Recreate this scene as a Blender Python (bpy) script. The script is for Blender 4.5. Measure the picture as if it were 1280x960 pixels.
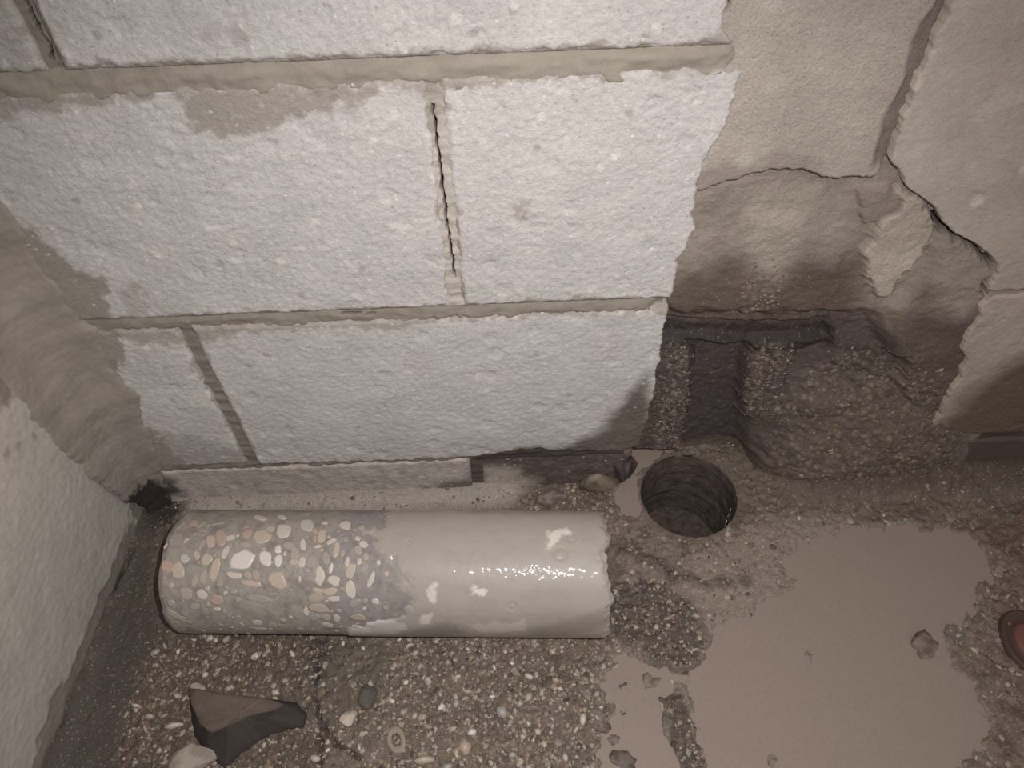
import bpy, math, random
import numpy as np
from mathutils import Matrix, Vector
from math import radians as R

for o in list(bpy.data.objects):
    bpy.data.objects.remove(o)
SC = bpy.context.scene
COL = SC.collection

# ------------------------------------------------------------------ camera, world, light, exposure
CAM_LOC = (0.04, -0.432, 0.701)
CAM_ROT = [[0.999241, 0.038947, -0.000958], [-0.030583, 0.76894, -0.638589], [-0.024135, 0.638133, 0.769547]]
CAM_F = 960.5
cam_d = bpy.data.cameras.new('camera')
cam_d.sensor_fit = 'HORIZONTAL'
cam_d.sensor_width = 36.0
cam_d.lens = 36.0 * CAM_F / 1280.0
cam_d.clip_start = 0.01
cam = bpy.data.objects.new('camera', cam_d)
COL.objects.link(cam)
m = Matrix(CAM_ROT).to_4x4()
m.translation = Vector(CAM_LOC)
cam.matrix_world = m
SC.camera = cam

world = bpy.data.worlds.new('ambient_fill')
world.use_nodes = True
world.node_tree.nodes['Background'].inputs[0].default_value = (1.0, 0.955, 0.92, 1)
world.node_tree.nodes['Background'].inputs[1].default_value = 0.36  # ambient fill added to even out the torch falloff
SC.world = world

lamp_d = bpy.data.lights.new('phone_torch', 'SPOT')
lamp_d.energy = 14.2
lamp_d.color = (1.0, 0.982, 0.972)
lamp_d.spot_size = R(120)
lamp_d.spot_blend = 1.0
lamp_d.shadow_soft_size = 0.0035
lamp = bpy.data.objects.new('phone_torch', lamp_d)
COL.objects.link(lamp)
lamp.location = (CAM_LOC[0] + 0.030, CAM_LOC[1] + 0.022, CAM_LOC[2] + 0.012)
aim = Vector((0.045, -0.06, 0.0)) - lamp.location
lamp.rotation_euler = aim.to_track_quat('-Z', 'Y').to_euler()

SC.view_settings.view_transform = 'Standard'
SC.view_settings.look = 'None'
SC.view_settings.gamma = 1.0
SC.view_settings.use_curve_mapping = False
SC.view_settings.exposure = 0.0

# ------------------------------------------------------------------ numeric helpers
def lin(c):
    c = np.asarray(c, float) / 255.0
    return np.where(c <= 0.04045, c / 12.92, ((c + 0.055) / 1.055) ** 2.4)

def _hash(i, j, s):
    h = (i.astype(np.int64) * 374761393 + j.astype(np.int64) * 668265263 + s * 974634777) & 0xFFFFFFFF
    h = ((h ^ (h >> 13)) * 1274126177) & 0xFFFFFFFF
    h = h ^ (h >> 16)
    return (h & 0xFFFFFF) / float(0x1000000)

def noise(x, y, cell, s=0):
    x = np.asarray(x) / cell; y = np.asarray(y) / cell
    i = np.floor(x); j = np.floor(y); fx = x - i; fy = y - j
    u = fx * fx * fx * (fx * (fx * 6 - 15) + 10); v = fy * fy * fy * (fy * (fy * 6 - 15) + 10)
    def g(di, dj):
        a = _hash(i + di, j + dj, s) * 2 * np.pi
        return np.cos(a) * (fx - di) + np.sin(a) * (fy - dj)
    n = (g(0, 0) * (1 - u) + g(1, 0) * u) * (1 - v) + (g(0, 1) * (1 - u) + g(1, 1) * u) * v
    return n * 1.5

def fbm(x, y, cell, octv=4, s=0, gain=0.5):
    r = 0; a = 1.0
    for k in range(octv):
        r = r + a * noise(x, y, cell, s + 17 * k); a *= gain; cell = cell / 2.03
    return r

def worley(x, y, cell, s=0):
    x = np.asarray(x) / cell; y = np.asarray(y) / cell
    i = np.floor(x); j = np.floor(y)
    f1 = np.full(np.broadcast(x, y).shape, 9.0); f2 = f1.copy(); idv = f1 * 0
    for di in (-1, 0, 1):
        for dj in (-1, 0, 1):
            px = i + di + _hash(i + di, j + dj, s); py = j + dj + _hash(i + di, j + dj, s + 5)
            d = np.hypot(px - x, py - y)
            near = d < f1
            f2 = np.where(near, f1, np.minimum(f2, d))
            idv = np.where(near, _hash(i + di, j + dj, s + 9), idv)
            f1 = np.where(near, d, f1)
    return f1, f2, idv

def ss(a, b, x):
    t = np.clip((x - a) / (b - a), 0, 1)
    return t * t * (3 - 2 * t)

def sdf(poly, X, Y):
    """signed distance to a polygon, negative inside"""
    d = np.full(X.shape, 1e9); ins = np.zeros(X.shape, bool)
    n = len(poly)
    for k in range(n):
        x0, y0 = poly[k][:2]; x1, y1 = poly[(k + 1) % n][:2]
        ex, ey = x1 - x0, y1 - y0
        t = np.clip(((X - x0) * ex + (Y - y0) * ey) / (ex * ex + ey * ey + 1e-12), 0, 1)
        d = np.minimum(d, np.hypot(X - x0 - t * ex, Y - y0 - t * ey))
        c = ((y0 > Y) != (y1 > Y)) & (X < ex * (Y - y0) / (ey if abs(ey) > 1e-12 else 1e-12) + x0)
        ins ^= c
    return np.where(ins, -d, d)

def pdist(line, X, Y):
    """distance to an open polyline"""
    d = np.full(X.shape, 1e9)
    for (x0, y0), (x1, y1) in zip([q[:2] for q in line[:-1]], [q[:2] for q in line[1:]]):
        ex, ey = x1 - x0, y1 - y0
        t = np.clip(((X - x0) * ex + (Y - y0) * ey) / (ex * ex + ey * ey + 1e-12), 0, 1)
        d = np.minimum(d, np.hypot(X - x0 - t * ex, Y - y0 - t * ey))
    return d

def inside(poly, X, Y, soft=0.002, rag=0.0, cell=0.01, s=1):
    """1 inside, 0 outside, edge ragged by noise"""
    d = sdf(poly, X, Y)
    if rag: d = d + rag * fbm(X, Y, cell, 4, s)
    return 1 - ss(-soft, soft, d)

class Paint:
    def __init__(self, shape, rgb, wet=0.0):
        self.c = np.empty(shape + (3,)); self.c[:] = lin(rgb); self.w = np.full(shape, float(wet))
    def over(self, mask, rgb, wet=None):
        m = np.clip(mask, 0, 1)
        self.c = self.c * (1 - m[..., None]) + lin(rgb) * m[..., None]
        if wet is not None: self.w = self.w * (1 - m) + wet * m
    def mul(self, f):
        self.c = self.c * (f[..., None] if np.ndim(f) else f)

# ------------------------------------------------------------------ mesh helpers
def link(o, parent=None, label=None, cat=None, group=None, kind=None):
    COL.objects.link(o)
    if parent is not None: o.parent = parent
    if label: o['label'] = label
    if cat: o['category'] = cat
    if group: o['group'] = group
    if kind: o['kind'] = kind
    return o

def raw_mesh(name, V, F, col=None, wet=None, mat=None, smooth=True):
    """V (n,3); F list of arrays (m,k)"""
    me = bpy.data.meshes.new(name)
    V = np.asarray(V, np.float32)
    me.vertices.add(len(V)); me.vertices.foreach_set('co', V.ravel())
    F = [np.asarray(f, np.int32) for f in F if len(f)]
    nl = sum(f.size for f in F); nf = sum(len(f) for f in F)
    me.loops.add(nl); me.polygons.add(nf)
    me.loops.foreach_set('vertex_index', np.concatenate([f.ravel() for f in F]))
    tot = np.concatenate([np.full(len(f), f.shape[1], np.int32) for f in F])
    st = np.concatenate([[0], np.cumsum(tot)[:-1]]).astype(np.int32)
    me.polygons.foreach_set('loop_start', st)
    me.polygons.foreach_set('loop_total', tot)
    me.polygons.foreach_set('use_smooth', np.full(nf, smooth, bool))
    me.update(calc_edges=True)
    if col is not None:
        a = me.attributes.new('tint', 'FLOAT_COLOR', 'POINT')
        c = np.ones((len(V), 4), np.float32); c[:, :3] = np.clip(col, 0, 1)
        a.data.foreach_set('color', c.ravel())
    if wet is not None:
        a = me.attributes.new('wet', 'FLOAT', 'POINT')
        a.data.foreach_set('value', np.asarray(wet, np.float32).ravel())
    if mat: me.materials.append(mat)
    return me

def mesh_obj(name, V, F, mat, parent=None, col=None, wet=None, smooth=True, **kw):
    me = raw_mesh(name, V, F, col, wet, mat, smooth)
    return link(bpy.data.objects.new(name, me), parent, **kw)

def grid_obj(name, P, mat, parent=None, paint=None, keep=None, skirt=None, flip=False, **kw):
    """P (ny,nx,3) -> quads; skirt = vector that the border is extruded by"""
    ny, nx = P.shape[:2]
    idx = np.arange(ny * nx).reshape(ny, nx)
    q = np.stack([idx[:-1, :-1], idx[:-1, 1:], idx[1:, 1:], idx[1:, :-1]], -1)
    if keep is not None: q = q[keep]
    q = q.reshape(-1, 4)
    V = P.reshape(-1, 3)
    col = paint.c.reshape(-1, 3) if paint else None
    wet = paint.w.ravel() if paint else None
    if skirt is not None:
        b = np.concatenate([idx[0, :-1], idx[:-1, -1], idx[-1, :0:-1], idx[:0:-1, 0]])
        n0 = len(V); S = V[b].copy()
        sk = np.asarray(skirt, float)
        for ax in range(3):
            if not np.isnan(sk[ax]): S[:, ax] = sk[ax]
        V = np.concatenate([V, S]); k = np.arange(len(b)); k2 = np.roll(k, -1)
        q = np.concatenate([q, np.stack([b[k2], b[k], n0 + k, n0 + k2], -1)])
        if col is not None:
            col = np.concatenate([col, col[b]]); wet = np.concatenate([wet, wet[b]])
    if flip: q = q[:, ::-1]
    return mesh_obj(name, V, [q], mat, parent, col, wet, **kw)

# ------------------------------------------------------------------ materials
def material(name, tint='tint', rgb=None, dry=0.92, wetr=0.42, bumps=((420, 0.35, 0.0010),), speck=0.10, speck_scale=900,
             spec=0.35, spots=None, coat=0.0, detail=3.0):
    mt = bpy.data.materials.new(name); mt.use_nodes = True
    nt = mt.node_tree; N = nt.nodes; L = nt.links
    bs = N['Principled BSDF']
    tc = N.new('ShaderNodeTexCoord')
    if rgb is None:
        at = N.new('ShaderNodeAttribute'); at.attribute_name = tint; base = at.outputs['Color']
        aw = N.new('ShaderNodeAttribute'); aw.attribute_name = 'wet'
        mr = N.new('ShaderNodeMapRange'); L.new(aw.outputs['Fac'], mr.inputs['Value'])
        mr.inputs['To Min'].default_value = dry; mr.inputs['To Max'].default_value = wetr
        rough = mr.outputs[0]
    else:
        n = N.new('ShaderNodeRGB'); n.outputs[0].default_value = tuple(lin(rgb)) + (1,); base = n.outputs[0]; rough = None
        bs.inputs['Roughness'].default_value = dry
    nz = N.new('ShaderNodeTexNoise'); nz.inputs['Scale'].default_value = speck_scale; nz.inputs['Detail'].default_value = 4
    nz.inputs['Roughness'].default_value = 0.7
    L.new(tc.outputs['Object'], nz.inputs['Vector'])
    m1 = N.new('ShaderNodeMapRange'); L.new(nz.outputs['Fac'], m1.inputs['Value'])
    m1.inputs['From Min'].default_value = 0.25; m1.inputs['From Max'].default_value = 0.75
    m1.inputs['To Min'].default_value = 1 - speck; m1.inputs['To Max'].default_value = 1 + speck
    mx = N.new('ShaderNodeVectorMath'); mx.operation = 'SCALE'
    L.new(base, mx.inputs[0]); L.new(m1.outputs[0], mx.inputs['Scale'])
    colr = mx.outputs[0]
    if spots:                                   # sparse sand grains showing as pale or dark specks
        for sc, thr, rgbs, fac in spots:
            vo = N.new('ShaderNodeTexVoronoi'); vo.inputs['Scale'].default_value = sc
            L.new(tc.outputs['Object'], vo.inputs['Vector'])
            lt = N.new('ShaderNodeMath'); lt.operation = 'LESS_THAN'; lt.inputs[1].default_value = 0.34
            L.new(vo.outputs['Distance'], lt.inputs[0])
            sp = N.new('ShaderNodeSeparateColor'); L.new(vo.outputs['Color'], sp.inputs[0])
            l2 = N.new('ShaderNodeMath'); l2.operation = 'LESS_THAN'; l2.inputs[1].default_value = thr
            L.new(sp.outputs[0], l2.inputs[0])
            mu = N.new('ShaderNodeMath'); mu.operation = 'MULTIPLY'
            L.new(lt.outputs[0], mu.inputs[0]); L.new(l2.outputs[0], mu.inputs[1])
            m2 = N.new('ShaderNodeMath'); m2.operation = 'MULTIPLY'; m2.inputs[1].default_value = fac
            L.new(mu.outputs[0], m2.inputs[0])
            mi = N.new('ShaderNodeMix'); mi.data_type = 'RGBA'
            L.new(m2.outputs[0], mi.inputs['Factor']); L.new(colr, mi.inputs[6]); mi.inputs[7].default_value = tuple(lin(rgbs)) + (1,)
            colr = mi.outputs[2]
    L.new(colr, bs.inputs['Base Color'])
    if rough is not None: L.new(rough, bs.inputs['Roughness'])
    bs.inputs['Specular IOR Level'].default_value = spec
    bs.inputs['Coat Weight'].default_value = coat; bs.inputs['Coat Roughness'].default_value = 0.12
    prev = None
    for sc, st, dist in bumps:
        nb = N.new('ShaderNodeTexNoise'); nb.inputs['Scale'].default_value = sc; nb.inputs['Detail'].default_value = detail
        L.new(tc.outputs['Object'], nb.inputs['Vector'])
        b = N.new('ShaderNodeBump'); b.inputs['Strength'].default_value = st; b.inputs['Distance'].default_value = dist
        L.new(nb.outputs['Fac'], b.inputs['Height'])
        if prev: L.new(prev, b.inputs['Normal'])
        prev = b.outputs[0]
    if prev: L.new(prev, bs.inputs['Normal'])
    return mt

M_block = material('painted_rough_block', bumps=((420, 0.55, 0.0012), (1100, 0.6, 0.0007)), speck=0.16, speck_scale=620, spots=((300, 0.05, (226, 219, 213), 0.5), (380, 0.05, (140, 132, 126), 0.45)))
M_parge = material('parge_coat', bumps=((480, 0.45, 0.0011), (1100, 0.5, 0.0007)), speck=0.15, speck_scale=620)
M_mortar = material('smeared_mortar', bumps=((600, 0.35, 0.0009),), speck=0.10, speck_scale=800)
M_grout = material('wet_grout', bumps=((450, 0.6, 0.0014), (1300, 0.5, 0.0007)), speck=0.22, speck_scale=650, wetr=0.55,
                   spots=((420, 0.10, (150, 132, 115), 0.55), (700, 0.14, (120, 105, 92), 0.5)))
M_floor = material('wet_gritty_floor', bumps=((480, 0.6, 0.0014), (1400, 0.5, 0.0007)), speck=0.42, speck_scale=700, wetr=0.34,
                   spots=((430, 0.24, (158, 144, 128), 0.55), (900, 0.2, (120, 108, 96), 0.55), (650, 0.12, (52, 46, 42), 0.6)))
M_grit = material('grit_chips', bumps=((900, 0.4, 0.0005),), speck=0.12, wetr=0.45)
M_core = material('cut_concrete', bumps=((900, 0.12, 0.0004),), speck=0.14, speck_scale=900, dry=0.5, wetr=0.3, spec=0.35,
                  spots=((900, 0.2, (150, 142, 132), 0.5), (1300, 0.2, (92, 88, 86), 0.5)))
M_slurry = material('wet_cement_slurry', bumps=((330, 0.10, 0.0004),), speck=0.035, speck_scale=500, dry=0.6, wetr=0.42, spec=0.35, coat=0.6)
def wet_film(mt, scale, strength, dist, rough):
    nt = mt.node_tree; bs = nt.nodes['Principled BSDF']
    tc = nt.nodes.new('ShaderNodeTexCoord'); nz = nt.nodes.new('ShaderNodeTexNoise')
    nz.inputs['Scale'].default_value = scale; nz.inputs['Detail'].default_value = 2
    b = nt.nodes.new('ShaderNodeBump'); b.inputs['Strength'].default_value = strength; b.inputs['Distance'].default_value = dist
    nt.links.new(tc.outputs['Object'], nz.inputs['Vector']); nt.links.new(nz.outputs['Fac'], b.inputs['Height'])
    nt.links.new(b.outputs[0], bs.inputs['Coat Normal']); bs.inputs['Coat Roughness'].default_value = rough
wet_film(M_slurry, 190, 0.55, 0.0012, 0.045)
M_puddle = material('slurry_water', rgb=(146, 131, 120), dry=0.34, bumps=((60, 0.10, 0.0008), (700, 0.14, 0.0004)), speck=0.08, speck_scale=300, spec=0.25)
M_stone = material('dark_stone', bumps=((300, 0.5, 0.0014), (1000, 0.5, 0.0008)), speck=0.2, wetr=0.45)
M_hole = material('hole_mud', bumps=((260, 0.8, 0.002), (900, 0.5, 0.001)), speck=0.25, speck_scale=500, wetr=0.5, spec=0.3)
M_rust = material('dull_red_rubber', rgb=(112, 74, 67), dry=0.55, bumps=((500, 0.3, 0.0006),), speck=0.08)
PEB = {}
for k, c in {'w': (210, 201, 193), 'l': (195, 184, 173), 't': (184, 168, 152), 'p': (176, 153, 140), 'g': (158, 152, 145),
             'b': (184, 177, 170), 'o': (168, 156, 144), 'd': (95, 90, 90)}.items():
    PEB[k] = material('pebble_' + k, rgb=c, dry=0.38, bumps=((900, 0.08, 0.0003),), speck=0.07, speck_scale=420, spec=0.4)

LIGHT = (191, 185, 181)        # dry block face
SMEAR = (148, 139, 129)        # mortar film
DARK = (84, 74, 68)            # soaked masonry

# ------------------------------------------------------------------ back wall
NAN = float('nan')
def box(x0, x1, y0, y1, z0, z1):
    V = [(x, y, z) for x in (x0, x1) for y in (y0, y1) for z in (z0, z1)]
    F = [(0, 1, 3, 2), (4, 6, 7, 5), (0, 4, 5, 1), (2, 3, 7, 6), (0, 2, 6, 4), (1, 5, 7, 3)]
    return V, F
V, F = box(-0.56, 1.6, 0.11, 0.21, -0.2, 1.1)
wall_back = mesh_obj('wall_back', V, [F], material('wall_core', rgb=(120, 110, 100)), smooth=False, kind='structure')

BASE, LOW, MID, TOP = (-0.02, 0.0615), (0.0715, 0.2665), (0.2765, 0.4680), (0.4795, 0.672)

# films of mortar smeared over the block faces (world x, z on the face)
SMEARS = [
    ([(-0.1545,0.4663),(-0.114,0.4666),(-0.0571,0.4663),(-0.0338,0.4633),(-0.0427,0.4533),(-0.0705,0.4481),(-0.1081,0.436),(-0.134,0.4332),(-0.15,0.4378),(-0.155,0.4517)], 0.8),
    ([(-0.269,0.478),(-0.233,0.4755),(-0.1971,0.4721),(-0.1608,0.4686),(-0.1658,0.4616),(-0.193,0.4596),(-0.2337,0.455),(-0.2839,0.4518)], 0.8),
    ([(-0.3234,0.4009),(-0.2959,0.3932),(-0.2884,0.3659),(-0.2745,0.3359),(-0.2585,0.3194),(-0.2721,0.2735),(-0.3276,0.2629),(-0.4017,0.2671)], 0.95),
    ([(-0.0234,0.469),(0.0287,0.4689),(0.0855,0.4685),(0.0833,0.4646),(0.0474,0.461),(0.0089,0.4595),(0.0017,0.4451),(-0.0077,0.44),(-0.0106,0.4572)], 0.75),
    ([(-0.2475,0.3172),(-0.2323,0.318),(-0.2412,0.2718),(-0.2608,0.2701)], 0.45),
    ([(0.0453,0.3718),(0.0574,0.3753),(0.0607,0.3629),(0.0506,0.3592)], 0.55),
    ([(-0.1091,0.5071),(-0.1049,0.5034),(-0.1046,0.4952),(-0.1076,0.4944)], 0.55),
    ([(-0.1245,0.5006),(-0.1189,0.5012),(-0.1195,0.4967),(-0.1248,0.4969)], 0.4),
    ([(-0.1488,0.4819),(-0.127,0.482),(-0.1085,0.4851),(-0.089,0.4805),(-0.0539,0.482),(-0.0557,0.4733),(-0.1514,0.4747)], 0.7),
    ([(-0.0306,0.4829),(0.0111,0.4841),(0.0386,0.4811),(0.0383,0.4724),(-0.032,0.4743)], 0.45),
    ([(0.1583,0.4868),(0.1705,0.49),(0.1793,0.4784),(0.1784,0.4737),(0.1511,0.4738)], 0.7),
    ([(-0.2376,0.5256),(-0.2167,0.5248),(-0.2124,0.5162),(-0.2137,0.494),(-0.219,0.4774),(-0.2644,0.4778)], 0.5),
    ([(-0.2721,0.2735),(-0.2094,0.2727),(-0.1085,0.2725),(-0.0336,0.2666),(-0.0479,0.2545),(-0.112,0.2563),(-0.1764,0.2562),(-0.222,0.2455),(-0.2556,0.2512),(-0.2746,0.2599)], 0.7),
    ([(-0.2721,0.2735),(-0.2729,0.2406),(-0.296,0.201),(-0.3003,0.1559),(-0.2865,0.1045),(-0.2794,0.0695),(-0.3732,0.0543),(-0.3461,0.225)], 0.97),
    ([(-0.2881,0.1305),(-0.2465,0.1214),(-0.2133,0.079),(-0.2121,0.0546),(-0.3184,0.0503)], 0.55),
    ([(0.1329,0.4686),(0.1731,0.469),(0.1753,0.4649),(0.1526,0.4638)], 0.5),
]
SOAK = [   # soaked lower corner of the low course and the base course
    ([(0.0055,0.0566),(0.0381,0.0742),(0.1009,0.0836),(0.1242,0.1097),(0.1445,0.1628),(0.1587,0.1842),(0.1805,0.0727),(0.1675,0.0453)], 0.9, 0.010),
]

def block_paint(X, Z, e, ragged):
    pt = Paint(X.shape, LIGHT)
    n = fbm(X, Z, 0.05, 4, 3)
    pt.mul(1 + 0.07 * n)
    pt.mul(1 + 0.075 * fbm(X, Z, 0.0042, 3, 57, 0.6))
    film = np.zeros(X.shape)
    edge = e - 0.0032 - 0.0062 * fbm(X, Z, 0.022, 5, 11, 0.62)
    film = np.maximum(film, (1 - ss(-0.0012, 0.0022, edge)) * 0.8 * ragged)
    for poly, a in SMEARS:
        film = np.maximum(film, a * inside(poly, X, Z, 0.0035, 0.006, 0.014, 21))
    grain = fbm(X, Z, 0.006, 3, 31)
    film2 = film * ss(-0.55, 0.25, film - 0.62 + 0.75 * grain + 0.35)
    pt.over(film2, SMEAR)
    # pale chips of fresh spalled face
    f1, f2, idv = worley(X, Z, 0.022, 44)
    chip = (idv > 0.90) * (1 - ss(0.10, 0.17, f1 + 0.05 * fbm(X, Z, 0.004, 2, 4))) * (1 - film)
    pt.over(chip * 0.55, (220, 212, 204))
    pit = (idv < 0.06) * (1 - ss(0.10, 0.16, f1))
    pt.over(pit * 0.4, (130, 120, 110))
    for poly, a, soft in SOAK:
        d = sdf(poly, X, Z) + 0.006 * fbm(X, Z, 0.03, 3, 8)
        pt.over(a * (1 - ss(-soft, soft, d)), (92, 80, 72), 0.6)
    return pt, film

def face_relief(X, Z, film):
    f1, f2, idv = worley(X, Z, 0.0062, 61)
    g = 0.0004 * (0.55 - f1) + 0.00036 * fbm(X, Z, 0.0045, 4, 7, 0.6) + 0.0006 * fbm(X, Z, 0.03, 3, 9)
    f1b, _, idb = worley(X, Z, 0.019, 77)
    dents = 0.0009 * (idb < 0.22) * (1 - ss(0.15, 0.42, f1b + 0.1 * fbm(X, Z, 0.006, 2, 3)))
    return (g - dents) * (1 - 0.55 * film)

def poly_x(line, Z, rag=0.002, s=5):
    pts = sorted([(q[1], q[0]) for q in line])
    zz = np.array([a for a, b in pts]); xx = np.array([b for a, b in pts])
    return np.interp(Z, zz, xx) + 1.3 * rag * fbm(Z, Z * 0 + s, 0.021, 6, s, 0.62)

def block(x0, x1, row, step=0.00125, left=None, right=None, bottom=None, front=0.0, paint=None, depth=0.05, ragged=True, relief=1.0, name='concrete_block', mat=None, **kw):
    z0, z1 = row
    nx = max(8, int((x1 - x0) / step)); nz = max(8, int((z1 - z0) / step))
    u = np.linspace(0, 1, nx + 1)[None, :]; w = np.linspace(0, 1, nz + 1)[:, None]
    Z = z0 + (z1 - z0) * w + 0 * u
    xl = poly_x(left, Z[:, :1], s=5) if left is not None else x0
    xr = poly_x(right, Z[:, :1], s=6) if right is not None else x1
    X = xl + (xr - xl) * u + 0 * w
    if bottom is not None:
        zb = np.interp(X, [q[0] for q in bottom], [q[1] for q in bottom]) + 0.002 * fbm(X, X * 0, 0.01, 3, 2)
        Z = zb + (z1 - zb) * w
        z0v = zb
    else: z0v = z0
    dl = X - xl; dr = xr - X; db = Z - z0v; dt = z1 - Z
    filmd = np.minimum(np.minimum(db, dt), np.minimum(dl * 2 if left is None else 9, dr * 2 if right is None else 9))
    hard = np.minimum(np.where(left is not None, dl, 9), np.where(right is not None, dr, 9))
    soft = np.minimum(np.minimum(db, dt), np.minimum(dl if left is None else 9, dr if right is None else 9))
    pt, film = (paint or block_paint)(X, Z, filmd, 1.0 if ragged else 0.0)
    h = face_relief(X, Z, film) * relief
    drop = 0.0026 * (1 - ss(0.0, 0.0040, soft + 0.0016 * fbm(X, Z, 0.012, 3, 14)))
    drop = drop + 0.0016 * (1 - ss(0.0, 0.0016, hard))
    Y = front - h + drop
    P = np.stack([X, Y, Z], -1)
    return grid_obj(name, P, mat or M_block, wall_back, pt, skirt=(NAN, front + depth, NAN), **kw)

LX = -0.345       # left wall meets the back wall here
R_MID = [(0.1831,0.4666),(0.1838,0.4533),(0.1855,0.44),(0.1817,0.4234),(0.1756,0.4114),(0.1739,0.3938),(0.1711,0.3746),(0.175,0.3467),(0.1723,0.3269),(0.1668,0.3156),(0.1676,0.2971),(0.1682,0.2698)]
R_LOW = [(0.1659,0.2682),(0.1657,0.2444),(0.1661,0.2152),(0.1671,0.1837),(0.1676,0.1498),(0.1672,0.1069),(0.1614,0.074),(0.1586,0.0532)]
R_TOP = [(0.1685,0.5189),(0.1701,0.5017),(0.1686,0.4928),(0.176,0.4786),(0.1788,0.4712)]
block(LX, -0.222, TOP)
block(-0.212, 0.180, TOP, right=R_TOP)
block(LX, -0.0035, MID)
block(0.0040, 0.20, MID, right=R_MID)
block(LX, -0.2235, LOW)
block(-0.2135, 0.17, LOW, right=R_LOW, bottom=[(-0.3119,0.0675),(-0.2176,0.0694),(-0.1134,0.0664),(-0.0258,0.066),(0.0061,0.068),(0.0539,0.0772),(0.1015,0.0698),(0.1414,0.0671),(0.1645,0.0738)])

def base_paint(X, Z, e, ragged):
    pt = Paint(X.shape, (188, 178, 170), 0.1)
    pt.mul(1 + 0.12 * fbm(X, Z, 0.03, 4, 3))
    wet = inside([(-0.0007,0.0851),(0.1624,0.0942),(0.2679,-0.058),(0.2897,-0.1762),(-0.0158,-0.1503)], X, Z, 0.006, 0.006, 0.02, 2)
    pt.over(wet, (98, 86, 80), 0.6)
    dry = inside([(0.0065,0.0449),(0.0373,0.0398),(0.0601,0.0138),(0.0635,-0.0219),(0.0438,-0.0584),(0.001,-0.055)], X, Z, 0.012, 0.006, 0.02, 4)
    pt.over(dry * 0.95, (182, 170, 160), 0.1)
    w2 = inside([(-0.0825,-0.0311),(-0.0557,0.0128),(-0.0085,0.028),(0.0005,0.0274),(-0.01,-0.1508),(-0.1116,-0.1422)], X, Z, 0.010, 0.008, 0.02, 4)
    pt.over(w2 * 0.85, (96, 86, 78), 0.6)
    pt.over(0.3 * ss(-0.1, 0.5, fbm(X, Z, 0.010, 3, 19)), (140, 128, 118))
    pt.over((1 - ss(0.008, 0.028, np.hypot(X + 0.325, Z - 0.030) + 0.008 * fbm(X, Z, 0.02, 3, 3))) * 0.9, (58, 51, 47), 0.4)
    return pt, np.full(X.shape, 0.35)
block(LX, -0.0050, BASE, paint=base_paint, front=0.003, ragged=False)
block(0.0050, 0.155, BASE, paint=base_paint, front=0.006, ragged=False, right=[(0.160, 0.07), (0.155, 0.03), (0.145, -0.02)])
# courses above the frame
for x0, x1 in ((LX, -0.005), (0.005, 0.40), (0.411, 0.80)):
    block(x0, x1, (0.684, 0.876), step=0.004)

# right side of the wall: parged upper face, block below it, base course
CREASE = [(0.2962,0.5264),(0.2956,0.4992),(0.2948,0.481),(0.2949,0.4641),(0.2961,0.438),(0.2958,0.4185),(0.2965,0.3976),(0.3166,0.3764),(0.3284,0.3672),(0.3445,0.3548),(0.3532,0.3417),(0.3691,0.3314),(0.3856,0.3231),(0.4018,0.3107),(0.4132,0.2991),(0.4189,0.2881),(0.4183,0.2773)]
def parge_paint(X, Z, e, ragged):
    pt = Paint(X.shape, (172, 160, 150), 0.0)
    pt.mul(1 + 0.10 * fbm(X, Z, 0.05, 4, 3) + 0.05 * fbm(X + 0.3 * Z, Z * 0.35, 0.006, 3, 5))
    f1, f2, idv = worley(X, Z, 0.024, 42)
    pt.over(0.5 * (idv > 0.86) * (1 - ss(0.14, 0.26, f1)), (205, 192, 182))
    return pt, np.full(X.shape, 0.45)
def low_right_paint(X, Z, e, ragged):
    pt = Paint(X.shape, (172, 158, 147), 0.0)
    pt.mul(1 + 0.12 * fbm(X, Z, 0.03, 4, 3))
    d = sdf([(0.4406,0.0757),(0.4474,0.1263),(0.4563,0.1573),(0.4702,0.1818),(0.493,0.2064),(0.5461,0.2327),(0.7159,-0.0572),(0.4895,-0.075)], X, Z) + 0.006 * fbm(X, Z, 0.03, 3, 8)
    pt.over(1 - ss(-0.03, 0.012, d), (106, 90, 80), 0.5)
    return pt, np.full(X.shape, 0.35)
def base_right_paint(X, Z, e, ragged):
    pt = Paint(X.shape, (90, 77, 69), 0.5)
    pt.mul(1 + 0.12 * fbm(X, Z, 0.03, 4, 3))
    return pt, np.full(X.shape, 0.6)
block(0.29, 0.80, (0.2700, 0.675), left=CREASE, paint=parge_paint, ragged=False, relief=0.8, name='parged_face', mat=M_parge)
block(0.40, 0.80, LOW, left=[(0.4173,0.2739),(0.4239,0.2648),(0.4214,0.2534),(0.4264,0.2393),(0.4268,0.2201),(0.4287,0.1999),(0.4413,0.1867),(0.4436,0.1581),(0.443,0.1349),(0.4482,0.1077),(0.4439,0.0874),(0.439,0.0717)],
      paint=low_right_paint, mat=M_parge, ragged=False, front=0.001)
block(0.42, 0.80, BASE, left=[(0.4422,0.0715),(0.4431,0.026),(0.4519,-0.0212),(0.4568,-0.0725)], paint=base_right_paint, mat=M_parge, ragged=False, front=0.002, relief=0.6)

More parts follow.
